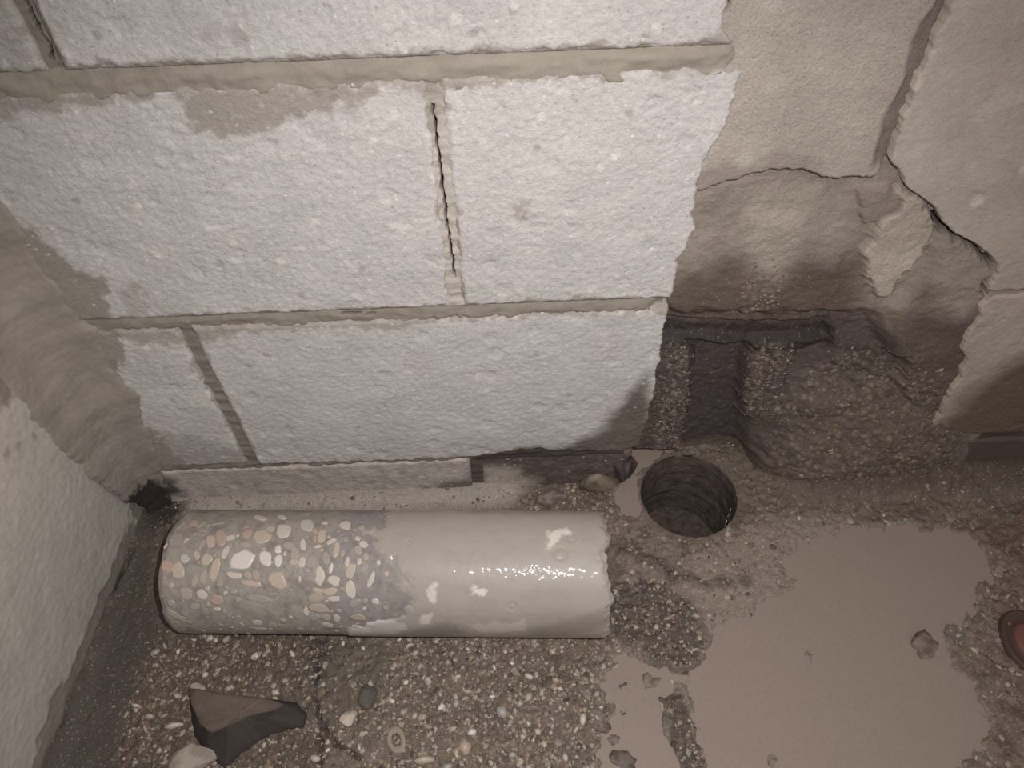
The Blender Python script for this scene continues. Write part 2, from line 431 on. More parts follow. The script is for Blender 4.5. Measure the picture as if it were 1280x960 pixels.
# mortar joints
def joint(x0, x1, z0, z1, front=0.002, rgb=SMEAR, step=0.00125, crack=None, soak=None, lip=0.0, feather=False):
    nx = max(6, int((x1 - x0) / step)); nz = max(6, int((z1 - z0) / step))
    X, Z = np.meshgrid(np.linspace(x0, x1, nx + 1), np.linspace(z0, z1, nz + 1))
    pt = Paint(X.shape, rgb)
    pt.mul(1 + 0.10 * fbm(X, Z * 3, 0.02, 4, 13))
    Y = front + 0.0008 * fbm(X, Z, 0.012, 4, 15) + 0.0012 * fbm(X * 0.3, Z, 0.01, 2, 16)
    Y = Y + lip * ss(0.55, 1.0, (Z - z0) / (z1 - z0))
    if feather:
        ed = np.minimum(Z - z0, z1 + 0.003 - Z)
        Y = Y + 0.0030 * (1 - ss(0.0, 0.0065, ed + 0.0045 * fbm(X, Z, 0.012, 5, 91, 0.6)))
        Y = Y + 0.006 * ss(x1 - 0.012, x1, X + 0.004 * fbm(Z, X, 0.008, 3, 4))
    if crack is not None:
        line, wd, dp = crack
        ww = wd * (0.55 + 0.6 * np.abs(fbm(Z, X * 0, 0.02, 3, 5)))
        d = pdist(line, X + 0.0011 * fbm(Z, X * 0, 0.008, 4, 3), Z)
        Y = Y + dp * (1 - ss(ww * 0.5, ww, d))
        pt.over((1 - ss(ww * 0.6, ww * 1.1, d)) * 0.9, (40, 34, 31))
    if soak:
        for poly, a, rg in soak: pt.over(a * inside(poly, X, Z, 0.010, 0.006, 0.02, 4), rg, 0.5)
    return grid_obj('mortar_joint', np.stack([X, Y, Z], -1), M_mortar, wall_back, pt, skirt=(NAN, 0.05, NAN))
joint(LX, 0.184, 0.4580, 0.4835, 0.0004, (146, 137, 126), lip=0.0035, feather=True)
joint(LX, 0.163, 0.2600, 0.2800, 0.0010, (136, 127, 117), lip=0.003, feather=True, crack=([(-0.0926,0.2734),(-0.0768,0.2734),(-0.0614,0.2717)], 0.0008, 0.004))
joint(LX, 0.150, 0.0590, 0.0740, 0.0045, (134, 124, 115), lip=0.002, soak=[([(-0.0007,0.0851),(0.0389,0.1089),(0.1757,0.1127),(0.1955,-0.0525),(-0.0085,-0.0368)], 0.95, (72, 62, 58))])
joint(0.425, 0.80, 0.2640, 0.2790, 0.0025, (150, 136, 126))
joint(0.440, 0.80, 0.0590, 0.0740, 0.0050, (78, 66, 60))
joint(LX, 0.80, 0.6700, 0.6860, 0.0030, (150, 140, 128), step=0.004)
CRK = [(-0.0013,0.4495),(-0.0016,0.4314),(-0.0011,0.4109),(-0.0011,0.3891),(-0.0007,0.376),(-0.0009,0.3553),(0.0004,0.3295),(0.0002,0.3059)]
joint(-0.0085, 0.0085, 0.2780, 0.4660, 0.0016, (178, 169, 160), step=0.0005, crack=(CRK, 0.0015, 0.02), soak=[([(-0.0106,0.4764),(0.0103,0.4755),(0.0066,0.4555),(0.0012,0.4396),(-0.0052,0.4258),(-0.0087,0.44)], 0.95, (146, 137, 127))])
joint(-0.2265, -0.2105, 0.0660, 0.2700, 0.0030, (130, 120, 112))
joint(-0.2250, -0.2090, 0.4740, 0.6800, 0.0035, (132, 122, 113), step=0.0006, crack=([(-0.2154,0.5206),(-0.2163,0.5086),(-0.2159,0.4987),(-0.215,0.4931),(-0.2178,0.4856)], 0.0016, 0.012))
joint(-0.0090, 0.0090, -0.02, 0.0650, 0.0075, (92, 81, 74))

# ---- grout and broken block shells inside the damaged corner
GX, GZ = np.meshgrid(np.arange(0.130, 0.560, 0.00115), np.arange(-0.02, 0.690, 0.00125))
D = np.full(GX.shape, 0.016)                       # depth behind the face
def dep(poly, d, soft=0.003, rag=0.003, cell=0.012, s=1):
    global D
    mk = inside(poly, GX, GZ, soft, rag, cell, s)
    D = D * (1 - mk) + d * mk
    return mk
UP = [(0.1465,0.6005),(0.2811,0.5963),(0.2956,0.5014),(0.2958,0.4786),(0.2959,0.4615),(0.2966,0.438),(0.2963,0.4185),(0.297,0.3976),(0.2966,0.385),(0.2891,0.3815),(0.2605,0.3809),(0.252,0.3858),(0.2305,0.3919),(0.2024,0.3855),(0.1705,0.3753),(0.1582,0.4273),(0.1689,0.4788)]
gp = Paint(GX.shape, (146, 134, 124), 0.0)
# soaked zone below: soft upper limit with tongues
wetpoly = [(0.1571,0.2872),(0.1869,0.2981),(0.205,0.3172),(0.2256,0.3059),(0.2482,0.2884),(0.2568,0.3043),(0.2685,0.3179),(0.2898,0.3074),(0.3054,0.3161),(0.3273,0.2909),(0.3527,0.2319),(0.3619,0.2528),(0.3645,0.2807),(0.3738,0.2844),(0.3918,0.2601),(0.4106,0.2465),(0.4158,0.2651),(0.427,0.2688),(0.4659,0.2208),(0.5341,-0.0362),(0.4448,-0.3714),(0.1878,-0.347),(0.1362,0.2391)]
dep([(0.1625,0.2423),(0.3458,0.2322),(0.4029,0.1506),(0.5647,-0.2312),(0.1542,-0.1964),(0.1496,0.2383)], 0.030, 0.010, 0.006, 0.03, 3)
dep([(0.3556,0.2465),(0.3738,0.285),(0.3586,0.3388),(0.4524,0.3055),(0.465,0.2675),(0.504,0.128),(0.5154,-0.009),(0.3909,0.1466)], 0.006, 0.010, 0.002, 0.03, 3)
dep([(0.1697,0.2229),(0.2231,0.218),(0.2942,0.2121),(0.3152,0.2169),(0.3292,0.1885),(0.2997,0.1913),(0.2576,0.1873),(0.2273,0.1954),(0.1732,0.1943)], 0.040, 0.005, 0.0015, 0.015, 4)
dep([(0.1998,0.1905),(0.2569,0.1808),(0.2707,0.0931),(0.2979,-0.0567),(0.229,-0.0517)], 0.047, 0.007, 0.0012, 0.02, 5)
dep([(0.2964,0.1721),(0.3279,0.1832),(0.3509,0.1254),(0.3476,0.0817),(0.3171,0.0902),(0.2997,0.1285)], 0.042, 0.008, 0.0015, 0.02, 6)
dep([(0.3429,0.177),(0.3878,0.1851),(0.3954,0.1575),(0.36,0.146)], 0.034, 0.006, 0.0015, 0.015, 6)
colm = dep([(0.181,0.1896),(0.206,0.1861),(0.2135,0.1092),(0.2159,0.0274),(0.1863,0.0264),(0.1819,0.1112)], 0.029, 0.007, 0.0015, 0.015, 7)
colm2 = dep([(0.2595,0.1851),(0.2904,0.1855),(0.2998,0.1687),(0.3032,0.1036),(0.2974,0.078),(0.2687,0.0799),(0.2622,0.1307)], 0.028, 0.008, 0.0015, 0.015, 8)
# rubble bank leaning out towards the floor on the right of the hole
bank = inside([(0.3054,0.116),(0.3383,0.1722),(0.3896,0.1906),(0.4444,0.1434),(0.4981,0.0225),(0.4868,-0.073),(0.4785,-0.188),(0.3329,-0.2195),(0.3059,-0.026)], GX, GZ, 0.012, 0.008, 0.02, 9)
lean = np.clip(0.028 - 0.30 * (0.145 - GZ), -0.020, 0.030) - 0.012 * ss(0.33, 0.42, GX)
lean = lean + 0.004 * fbm(GX, GZ, 0.05, 3, 77)
lean = np.maximum(lean, -0.010)
bank_s = inside([(0.3054,0.116),(0.3383,0.1722),(0.3896,0.1906),(0.4444,0.1434),(0.4981,0.0225),(0.4868,-0.073),(0.4785,-0.188),(0.3329,-0.2195),(0.3059,-0.026)], GX, GZ, 0.040, 0.004, 0.03, 9)
D = D * (1 - bank_s) + np.minimum(D, lean) * bank_s
upm = dep(UP, 0.0028, 0.0012, 0.0022, 0.014, 10)
low = (1 - ss(0.012, 0.030, GZ)) * (1 - ss(0.285, 0.300, GX)) * ss(0.155, 0.165, GX)
D = D * (1 - low) + np.maximum(D, 0.050) * low
ton = [(0.3185,0.3666),(0.3337,0.3591),(0.354,0.3398),(0.3595,0.3232),(0.3596,0.3077),(0.3572,0.2917),(0.3496,0.2854),(0.3495,0.2718),(0.3481,0.2578),(0.3363,0.262),(0.3227,0.2835),(0.3132,0.3085),(0.3154,0.3269),(0.3146,0.346)]
tm = dep(ton, 0.0085, 0.0030, 0.003, 0.010, 12)
spall = [(0.2907,0.3634),(0.3101,0.3666),(0.3249,0.357),(0.3246,0.345),(0.3148,0.3397),(0.3036,0.3344)]
sm = dep(spall, 0.011, 0.001, 0.0015, 0.01, 13)
# paint
gp.mul(1 + 0.12 * fbm(GX, GZ, 0.03, 4, 3))
pale_spot = inside([(0.2118,0.3573),(0.2516,0.3589),(0.2584,0.3655),(0.2624,0.3182),(0.2561,0.282),(0.234,0.2957),(0.2226,0.3202)], GX, GZ, 0.008, 0.006, 0.02, 4)
gp.over(pale_spot * 0.6, (172, 160, 148))  # paler patch in the grout fill
dw = sdf(wetpoly, GX, GZ) + 0.005 * fbm(GX, GZ, 0.03, 3, 8)
gp.over(1 - ss(-0.030, 0.010, dw), (98, 85, 77), 0.55)
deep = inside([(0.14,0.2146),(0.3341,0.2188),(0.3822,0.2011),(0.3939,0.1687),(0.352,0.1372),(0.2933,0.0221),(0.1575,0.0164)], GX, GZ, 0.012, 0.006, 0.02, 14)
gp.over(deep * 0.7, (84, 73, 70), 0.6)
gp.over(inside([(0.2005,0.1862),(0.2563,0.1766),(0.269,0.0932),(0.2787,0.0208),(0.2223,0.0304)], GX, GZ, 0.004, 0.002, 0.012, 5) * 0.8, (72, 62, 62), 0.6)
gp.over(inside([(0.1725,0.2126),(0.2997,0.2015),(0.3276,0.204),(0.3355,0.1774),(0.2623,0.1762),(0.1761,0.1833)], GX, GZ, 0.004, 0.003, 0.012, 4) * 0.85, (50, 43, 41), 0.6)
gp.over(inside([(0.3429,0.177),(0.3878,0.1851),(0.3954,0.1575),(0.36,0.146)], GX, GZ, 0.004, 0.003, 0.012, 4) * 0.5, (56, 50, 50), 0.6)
rub = np.maximum(np.maximum(colm, colm2), inside([(0.2272,0.2836),(0.2561,0.282),(0.2559,0.2419),(0.2346,0.2317)], GX, GZ, 0.006, 0.006, 0.012, 4) * 0.8)
rub = np.maximum(rub, bank)
f1, f2, idv = worley(GX, GZ, 0.006, 71)
gp.over(rub * (idv > 0.62) * (1 - ss(0.22, 0.42, f1)) * 0.45, (158, 142, 126), 0.4)
gp.over(rub * (idv < 0.2) * 0.4, (66, 57, 52), 0.4)
gp.over(bank * 0.25, (104, 92, 82), 0.45)
gp.over(upm, (166, 155, 145), 0.0)
gp.c = gp.c * (1 + (0.10 * fbm(GX, GZ, 0.04, 4, 23) * upm)[..., None])
gd = inside([(0.1632,0.3943),(0.2,0.397),(0.2214,0.407),(0.2417,0.4001),(0.2604,0.3905),(0.2589,0.3771),(0.2186,0.3854),(0.1707,0.3739)], GX, GZ, 0.008, 0.006, 0.02, 4)
gp.over(gd * 0.5, (122, 108, 99), 0.2)
f1c, _, idc = worley(GX, GZ, 0.03, 90)
gp.over(upm * (idc > 0.72) * (1 - ss(0.1, 0.3, f1c)) * 0.5, (190, 180, 171))
cr = pdist([(0.2965,0.4992),(0.2958,0.4786),(0.2959,0.4615),(0.2966,0.438),(0.2963,0.4185),(0.297,0.3976)], GX, GZ)
crw = 0.0140 * ss(0.0, 0.3, (0.53 - GZ) / 0.13) * (0.7 + 0.5 * np.abs(fbm(GZ, GX * 0, 0.05, 2, 6))) + 0.001
gp.over((1 - ss(crw * 0.4, crw * 1.1, cr + 0.002 * fbm(GX, GZ, 0.01, 3, 2))) * 0.8 , (104, 93, 86))
D = D + 0.004 * (1 - ss(crw * 0.5, crw, cr))
gp.over(tm, (172, 158, 146), 0.0)
gp.over(tm * inside([(0.354,0.3219),(0.3573,0.2817),(0.3358,0.2521),(0.3134,0.3005),(0.3227,0.3)], GX, GZ, 0.01, 0.006, 0.02, 4) * 0.3, (190, 178, 166))
dryc = inside([(0.3646,0.316),(0.3951,0.3019),(0.4198,0.2844),(0.4245,0.2653),(0.4215,0.2512),(0.4154,0.2405),(0.3965,0.2525),(0.3755,0.2807)], GX, GZ, 0.007, 0.004, 0.015, 2)
gp.over(dryc * 0.9, (150, 136, 126), 0.05)
gp.over(sm, (138, 125, 116), 0.0)
# relief
f1d, _, idd = worley(GX, GZ, 0.0075, 52)
rough = 0.22 + 0.5 * rub + 0.15 * ss(0.02, 0.03, D) - 0.1 * upm
D = D - rough * (0.0030 * (0.5 - f1d) + 0.0018 * fbm(GX, GZ, 0.006, 3, 7)) - 0.0024 * fbm(GX, GZ, 0.05, 3, 33) * (0.25 + 0.75 * (1 - upm))
# open crack between the parged face and the soaked fill
crk = [(0.3521,0.3396),(0.3617,0.3303),(0.3777,0.3205),(0.3902,0.3137),(0.4032,0.3037),(0.4165,0.2933)]
ck2 = [(0.4153,0.2792),(0.4191,0.2679),(0.4293,0.2567)]
for ln, wd in ((crk, 0.0036), (ck2, 0.0028), ([(0.261,0.3809),(0.275,0.3815),(0.2891,0.3815)], 0.0009), ([(0.3256,0.3687),(0.337,0.3593),(0.3433,0.3549),(0.3485,0.3448)], 0.0007), ([(0.2989,0.4977),(0.3028,0.4949)], 0.002), ([(0.1681,0.5027),(0.1706,0.4991)], 0.002)):
    w_ = wd * (0.6 + 0.8 * np.abs(fbm(GX, GZ, 0.01, 3, 3)))
    d_ = pdist(ln, GX + 0.002 * fbm(GX, GZ, 0.008, 3, 1), GZ + 0.002 * fbm(GX, GZ, 0.008, 3, 2))
    mk = 1 - ss(w_ * 0.6, w_, d_)
    D = D + mk * 0.022 * min(1, wd / 0.002); gp.over(mk * 0.9, (46, 38, 35))
grout = grid_obj('grout_fill', np.stack([GX, D, GZ], -1), M_grout, wall_back, gp)

# ------------------------------------------------------------------ left wall and corner cove
YL = np.concatenate([np.arange(-0.42, 0.03, 0.0016)]); 
LY, LZ = np.meshgrid(np.concatenate([-0.42 - np.geomspace(0.01, 0.8, 14)[::-1], YL]), np.concatenate([np.arange(-0.02, 0.42, 0.0016), 0.42 + np.geomspace(0.01, 0.6, 12)]))
lp = Paint(LY.shape, (140, 131, 121), 0.1)
lp.mul(1 + 0.10 * fbm(LY, LZ, 0.04, 4, 3))
pale = [(-0.1488,0.321),(-0.0993,0.2884),(-0.0792,0.2621),(-0.0515,0.2481),(-0.0243,0.2406),(-0.016,0.2226),(-0.0277,0.1945),(-0.0347,0.1719),(-0.0311,0.1205),(-0.0172,0.067),(-0.0099,0.0339),(-0.0267,0.018),(-0.0567,0.0235),(-0.0957,0.0249),(-0.1355,0.0255),(-0.1802,0.0272),(-0.2178,0.0283),(-0.26,0.0212),(-0.3621,0.0094),(-0.3676,0.2677)]
pm = inside(pale, LY, LZ, 0.006, 0.010, 0.02, 5)
lp.over(pm, (182, 174, 166), 0.0)
lp.c = lp.c * (1 + (pm * (0.07 * fbm(LY, LZ, 0.06, 4, 9) + 0.06 * fbm(LY, LZ, 0.006, 3, 19)))[..., None])
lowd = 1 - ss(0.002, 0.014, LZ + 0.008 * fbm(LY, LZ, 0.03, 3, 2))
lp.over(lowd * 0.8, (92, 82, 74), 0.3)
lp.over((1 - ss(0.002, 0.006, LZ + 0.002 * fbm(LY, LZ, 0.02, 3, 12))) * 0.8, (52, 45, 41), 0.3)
for q in [(-0.0906,0.2313),(-0.0625,0.2128),(-0.0786,0.2235)]:
    lp.over(0.45 * (1 - ss(0.002, 0.005, np.hypot(LY - q[0], LZ - q[1]) + 0.002 * fbm(LY, LZ, 0.004, 2, 1))), (110, 100, 92))
LXs = -0.338 + 0.0006 * fbm(LY, LZ, 0.04, 3, 6) + 0.00035 * fbm(LY, LZ, 0.006, 3, 8) + pm * 0.002 - 0.012 * (1 - ss(0.0, 0.25, LZ)) - 0.065 * np.clip(-LY, 0, .5)
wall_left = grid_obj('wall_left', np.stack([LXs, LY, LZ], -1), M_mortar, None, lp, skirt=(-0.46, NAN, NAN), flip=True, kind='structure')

# cove of mortar smeared into the corner
cz = np.arange(-0.01, 0.60, 0.0016); cu = np.linspace(0, 1, 70)
CU, CZ = np.meshgrid(cu, cz)
w_b = np.interp(CZ, [0, 0.03, 0.10, 0.18, 0.26, 0.33, 0.60], [0.020, 0.026, 0.040, 0.058, 0.052, 0.050, 0.040]) + 0.007 * fbm(CZ, CZ * 0, 0.04, 4, 2)
w_l = np.interp(CZ, [0, 0.03, 0.10, 0.18, 0.26, 0.60], [0.014, 0.020, 0.040, 0.055, 0.06, 0.05]) + 0.007 * fbm(CZ, CZ * 0, 0.04, 4, 7)
a0x, a0y = -0.341 + 0 * CZ, -w_l
a1x, a1y = -0.341 + w_b, 0.0 * CZ
bx, by = -0.336 + 0 * CZ, -0.003 + 0 * CZ
CX = (1 - CU) ** 2 * a0x + 2 * CU * (1 - CU) * bx + CU ** 2 * a1x
CY = (1 - CU) ** 2 * a0y + 2 * CU * (1 - CU) * by + CU ** 2 * a1y
nzv = 0.0007 * fbm(CU * 0.1, CZ, 0.03, 4, 4) + 0.0004 * fbm(CU * 0.1, CZ, 0.006, 3, 9)
edge = np.minimum(CU, 1 - CU)
off = nzv + 0.0012 * ss(0, 0.15, edge) - 0.0035 * (1 - ss(0, 0.08, edge))
CX = CX + off * 0.7; CY = CY - off * 0.7
cpn = Paint(CX.shape, (144, 135, 126), 0.1)
cpn.mul(1 + 0.12 * fbm(CU * 0.1, CZ, 0.03, 4, 3))
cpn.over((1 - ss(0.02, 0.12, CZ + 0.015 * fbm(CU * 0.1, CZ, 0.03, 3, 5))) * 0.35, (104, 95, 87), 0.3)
# dark pocket at the foot of the corner, put into the colour
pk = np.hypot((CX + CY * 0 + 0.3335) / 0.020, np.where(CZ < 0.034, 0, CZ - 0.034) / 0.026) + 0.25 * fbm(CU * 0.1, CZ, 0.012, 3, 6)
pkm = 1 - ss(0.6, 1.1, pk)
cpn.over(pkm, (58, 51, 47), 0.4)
CX = CX - 0.002 * pkm; CY = CY + 0.002 * pkm
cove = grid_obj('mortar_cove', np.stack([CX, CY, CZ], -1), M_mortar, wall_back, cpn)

# ------------------------------------------------------------------ floor
HOLE_C = (0.2215, -0.0120); HOLE_R = 0.0500
xs = np.concatenate([-0.36 - np.geomspace(0.01, 0.15, 6)[::-1], np.arange(-0.36, 0.60, 0.0015), 0.60 + np.geomspace(0.004, 1.0, 26)])
ys = np.concatenate([-0.36 - np.geomspace(0.004, 0.9, 26)[::-1], np.arange(-0.36, 0.085, 0.0015)])
FX, FY = np.meshgrid(xs, ys)
PUD = [(0.2083,-0.1601),(0.2098,-0.1751),(0.1976,-0.1936),(0.1771,-0.1999),(0.1862,-0.2169),(0.1905,-0.2392),(0.1934,-0.2742),(0.1919,-0.3209),(0.3552,-0.3265),(0.3948,-0.2845),(0.422,-0.2607),(0.4382,-0.232),(0.4325,-0.2084),(0.4235,-0.2024),(0.4285,-0.1749),(0.4499,-0.1545),(0.4749,-0.1342),(0.4992,-0.1022),(0.4981,-0.0787),(0.4706,-0.0631),(0.4001,-0.0564),(0.3584,-0.06),(0.3167,-0.0708),(0.2991,-0.0893),(0.2993,-0.1188),(0.2592,-0.1389),(0.2307,-0.1487)]
PUD2 = [(0.118,-0.1962),(0.131,-0.1838),(0.1475,-0.18),(0.1675,-0.1924),(0.1712,-0.2053),(0.1582,-0.2159),(0.1617,-0.2381),(0.1649,-0.2607),(0.1683,-0.303),(0.1565,-0.3415),(0.0895,-0.3392),(0.1119,-0.2864),(0.1039,-0.2617),(0.1056,-0.2327),(0.1121,-0.2114)]
PUD3 = [(0.1579,0.0497),(0.1802,0.0584),(0.2079,0.0538),(0.2185,0.0426),(0.1899,0.0334),(0.1741,0.0135),(0.1685,-0.015),(0.1692,-0.0341),(0.1505,-0.038),(0.1431,-0.0167),(0.1514,0.0105),(0.1486,0.0311)]
STRIP = [(0.1596,-0.2159),(0.1783,-0.2139),(0.1837,-0.239),(0.1901,-0.2771),(0.195,-0.321),(0.1729,-0.3202),(0.1682,-0.2733),(0.1634,-0.2447)]
d1 = sdf(PUD, FX, FY); d2 = sdf(PUD2, FX, FY); d3 = sdf(PUD3, FX, FY)
dstrip = sdf(STRIP, FX, FY)
dp = np.minimum(np.minimum(d1, d2), d3)
f1, f2, idf = worley(FX, FY, 0.0065, 5)
rel = 0.0022 * (0.5 - f1) * (0.4 + idf) + 0.0016 * fbm(FX, FY, 0.007, 3, 3)
FZ = 0.0022 + rel + 0.0018 * fbm(FX, FY, 0.04, 3, 8)
dpn = dp + 0.0075 * fbm(FX, FY, 0.030, 5, 40, 0.58)
poolm = 1 - ss(-0.006, 0.004, dpn)
FZ = FZ * (1 - poolm) + (-0.0045 + 0.4 * rel) * poolm
sm_strip = 1 - ss(-0.003, 0.002, dstrip + 0.003 * fbm(FX, FY, 0.01, 3, 4))
FZ = FZ * (1 - sm_strip) + (0.0032 + rel) * sm_strip
# smooth mud: left gutter, foot of the wall, banks
gut = inside([(-0.3227,-0.0074),(-0.3339,-0.0259),(-0.3323,-0.0623),(-0.3225,-0.1011),(-0.2973,-0.1382),(-0.3118,-0.1679),(-0.3126,-0.2034),(-0.311,-0.2559),(-0.2991,-0.3367),(-0.4259,-0.3325),(-0.3728,-0.2346),(-0.3603,-0.1659),(-0.3565,-0.0787),(-0.3524,0.0086)], FX, FY, 0.008, 0.006, 0.02, 7)
FZ = FZ * (1 - 0.75 * gut) + (0.002 + 0.0010 * fbm(FX, FY, 0.03, 3, 9)) * 0.75 * gut
FZ = FZ + 0.006 * (1 - ss(0.0, 0.02, FX + 0.355 + 0.04 * np.clip(-FY, 0, 1)))
foot = (1 - ss(0.0, 0.034, -FY + 0.004 * fbm(FX, FY, 0.02, 3, 12))) * ss(0.30, 0.36, FX)
FZ = FZ * (1 - 0.85 * np.clip(foot * 1.5, 0, 1)) + 0.022 * foot
mudflat = inside([(0.2334,-0.0778),(0.2974,-0.0445),(0.3783,-0.0481),(0.3165,-0.1236),(0.2495,-0.1487),(0.2137,-0.1588),(0.19,-0.1224),(0.2081,-0.0854)], FX, FY, 0.014, 0.006, 0.02, 23)
FZ = FZ * (1 - 0.55 * mudflat) + 0.0016 * mudflat
footl = (1 - ss(0.0, 0.034, -FY + 0.005 * fbm(FX, FY, 0.03, 3, 6))) * (1 - ss(0.02, 0.07, FX)) * ss(-0.318, -0.295, FX)
FZ = FZ * (1 - 0.8 * footl)
FZ = FZ + 0.010 * footl
patch = inside([(0.1298,-0.1117),(0.1573,-0.1087),(0.1869,-0.1182),(0.2062,-0.1391),(0.2108,-0.17),(0.2023,-0.1916),(0.1814,-0.1958),(0.1574,-0.1877),(0.1378,-0.1708),(0.1248,-0.1552)], FX, FY, 0.004, 0.005, 0.015, 14)
FZ = FZ + 0.003 * patch
ridge = pdist([(0.1381,-0.0737),(0.1687,-0.0837),(0.1893,-0.1034),(0.2183,-0.1154),(0.2575,-0.1129)], FX, FY)
FZ = FZ + 0.0035 * (1 - ss(0.0, 0.010, ridge + 0.004 * fbm(FX, FY, 0.012, 3, 4)))
# mud flow line that crosses the gravel
gcr = pdist([(-0.1465,-0.1743),(-0.1456,-0.2029),(-0.1378,-0.2302),(-0.1323,-0.2624)], FX + 0.003 * fbm(FX, FY, 0.015, 3, 1), FY)
FZ = FZ - 0.003 * (1 - ss(0.0008, 0.0022, gcr))
gcr2 = pdist([(-0.134,-0.2277),(-0.1223,-0.2438),(-0.1078,-0.252),(-0.0992,-0.2561)], FX + 0.003 * fbm(FX, FY, 0.015, 3, 1), FY)
FZ = FZ - 0.003 * (1 - ss(0.0008, 0.002, gcr2))
wl = pdist([(-0.3496,-0.0527),(-0.356,-0.0804),(-0.3619,-0.1278),(-0.3653,-0.1731),(-0.3671,-0.215),(-0.3675,-0.238)], FX + 0.003 * fbm(FX, FY, 0.02, 3, 1), FY)
FZ = FZ - 0.006 * (1 - ss(0.0012, 0.0032, wl))

fp = Paint(FX.shape, (106, 94, 84), 0.45)
fp.mul(1 + 0.22 * fbm(FX, FY, 0.03, 4, 3))
left_g = inside([(-0.3418,-0.1286),(-0.1499,-0.1364),(-0.1233,-0.3426),(-0.337,-0.3355)], FX, FY, 0.01, 0.01, 0.03, 3)
fp.over(left_g * 0.55, (80, 69, 60), 0.4)
olive = inside([(-0.1479,-0.1519),(-0.073,-0.1534),(-0.0851,-0.1912),(-0.1048,-0.2113),(-0.1102,-0.228),(-0.1387,-0.2236)], FX, FY, 0.008, 0.008, 0.02, 3)
fp.over(olive * 0.6, (92, 84, 72), 0.35)
mudr = inside([(0.1393,-0.028),(0.228,-0.0643),(0.2996,-0.0352),(0.4137,-0.0403),(0.5503,-0.1001),(0.4529,-0.3073),(0.0926,-0.2946),(0.107,-0.1843),(0.1424,-0.1635),(0.1293,-0.1158)], FX, FY, 0.01, 0.01, 0.02, 3)
fp.over(mudr * 0.9, (124, 110, 100), 0.6)
fp.over(0.55 * mudr * ss(0.0, 0.5, fbm(FX, FY, 0.018, 4, 55)), (78, 67, 60), 0.55)
fp.over(mudflat * 0.9, (142, 127, 116), 0.7)
fp.over(patch * 0.85, (80, 70, 64), 0.6)
fp.over((1 - ss(0.0, 0.009, ridge + 0.004 * fbm(FX, FY, 0.012, 3, 4))) * 0.7, (74, 63, 57), 0.6)
fp.over(sm_strip, (84, 74, 67), 0.5)
fp.over(gut * 0.95, (84, 76, 69), 0.35)
fp.over((1 - ss(0.001, 0.004, wl + 0.001 * fbm(FX, FY, 0.01, 2, 1))) * 0.7, (58, 50, 45), 0.4)
fp.over((1 - ss(0.001, 0.003, np.minimum(gcr, gcr2))) * 0.7, (48, 41, 37), 0.4)
dk = inside([(-0.1592,-0.1514),(-0.1329,-0.1525),(-0.1362,-0.1747),(-0.143,-0.2016),(-0.1543,-0.1813)], FX, FY, 0.006, 0.005, 0.015, 3)
fp.over(dk * 0.6, (58, 50, 47), 0.4)
fp.over(np.clip(footl * 1.4, 0, 1) * 0.95, (166, 157, 149), 0.2)
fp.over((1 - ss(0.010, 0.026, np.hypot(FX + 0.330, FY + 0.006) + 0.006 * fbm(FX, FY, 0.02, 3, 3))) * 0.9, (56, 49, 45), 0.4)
fp.over(np.clip(foot * 1.6, 0, 1), (88, 74, 66), 0.55)
dryn = inside([(0.0823,0.0555),(0.1484,0.0523),(0.1476,-0.0284),(0.1423,-0.0376),(0.0353,-0.0328)], FX, FY, 0.008, 0.008, 0.02, 3)
fp.over(dryn * 0.7, (100, 88, 77), 0.5)
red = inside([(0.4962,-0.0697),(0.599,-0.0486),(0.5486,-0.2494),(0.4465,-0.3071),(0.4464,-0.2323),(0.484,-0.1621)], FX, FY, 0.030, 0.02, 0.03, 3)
fp.over(red * 0.42, (116, 80, 71), 0.5)  # red glow at the right edge, put into the floor colour
fp.over((1 - ss(0, 0.008, dpn)) * (1 - sm_strip) * 0.6, (132, 118, 107), 0.7)
lump = worley(FX, FY, 0.0075, 5)
pale_m = (idf > 0.72) * (1 - ss(0.2, 0.42, f1)) * (1 - gut) * (1 - poolm) * (1 - np.clip(foot * 1.6, 0, 1))
fp.over(pale_m * 0.35, (142, 128, 113), 0.4)

# cut the drilled hole: snap the nearest grid points onto the circle
rr = np.hypot(FX - HOLE_C[0], FY - HOLE_C[1])
near = np.abs(rr - HOLE_R) < 0.0011
inn = rr < HOLE_R
flat = 1 - ss(HOLE_R + 0.0005, HOLE_R + 0.014, rr)
FZ = FZ * (1 - flat) + (0.0008 + 0.35 * FZ) * flat
ang = np.arctan2(FY - HOLE_C[1], FX - HOLE_C[0])
FX2 = np.where(near, HOLE_C[0] + HOLE_R * np.cos(ang), FX); FY2 = np.where(near, HOLE_C[1] + HOLE_R * np.sin(ang), FY)
drop = inn & ~near
q = ~(drop[:-1, :-1] | drop[:-1, 1:] | drop[1:, 1:] | drop[1:, :-1])
floor = grid_obj('floor', np.stack([FX2, FY2, FZ], -1), M_floor, None, fp, keep=q, kind='structure')

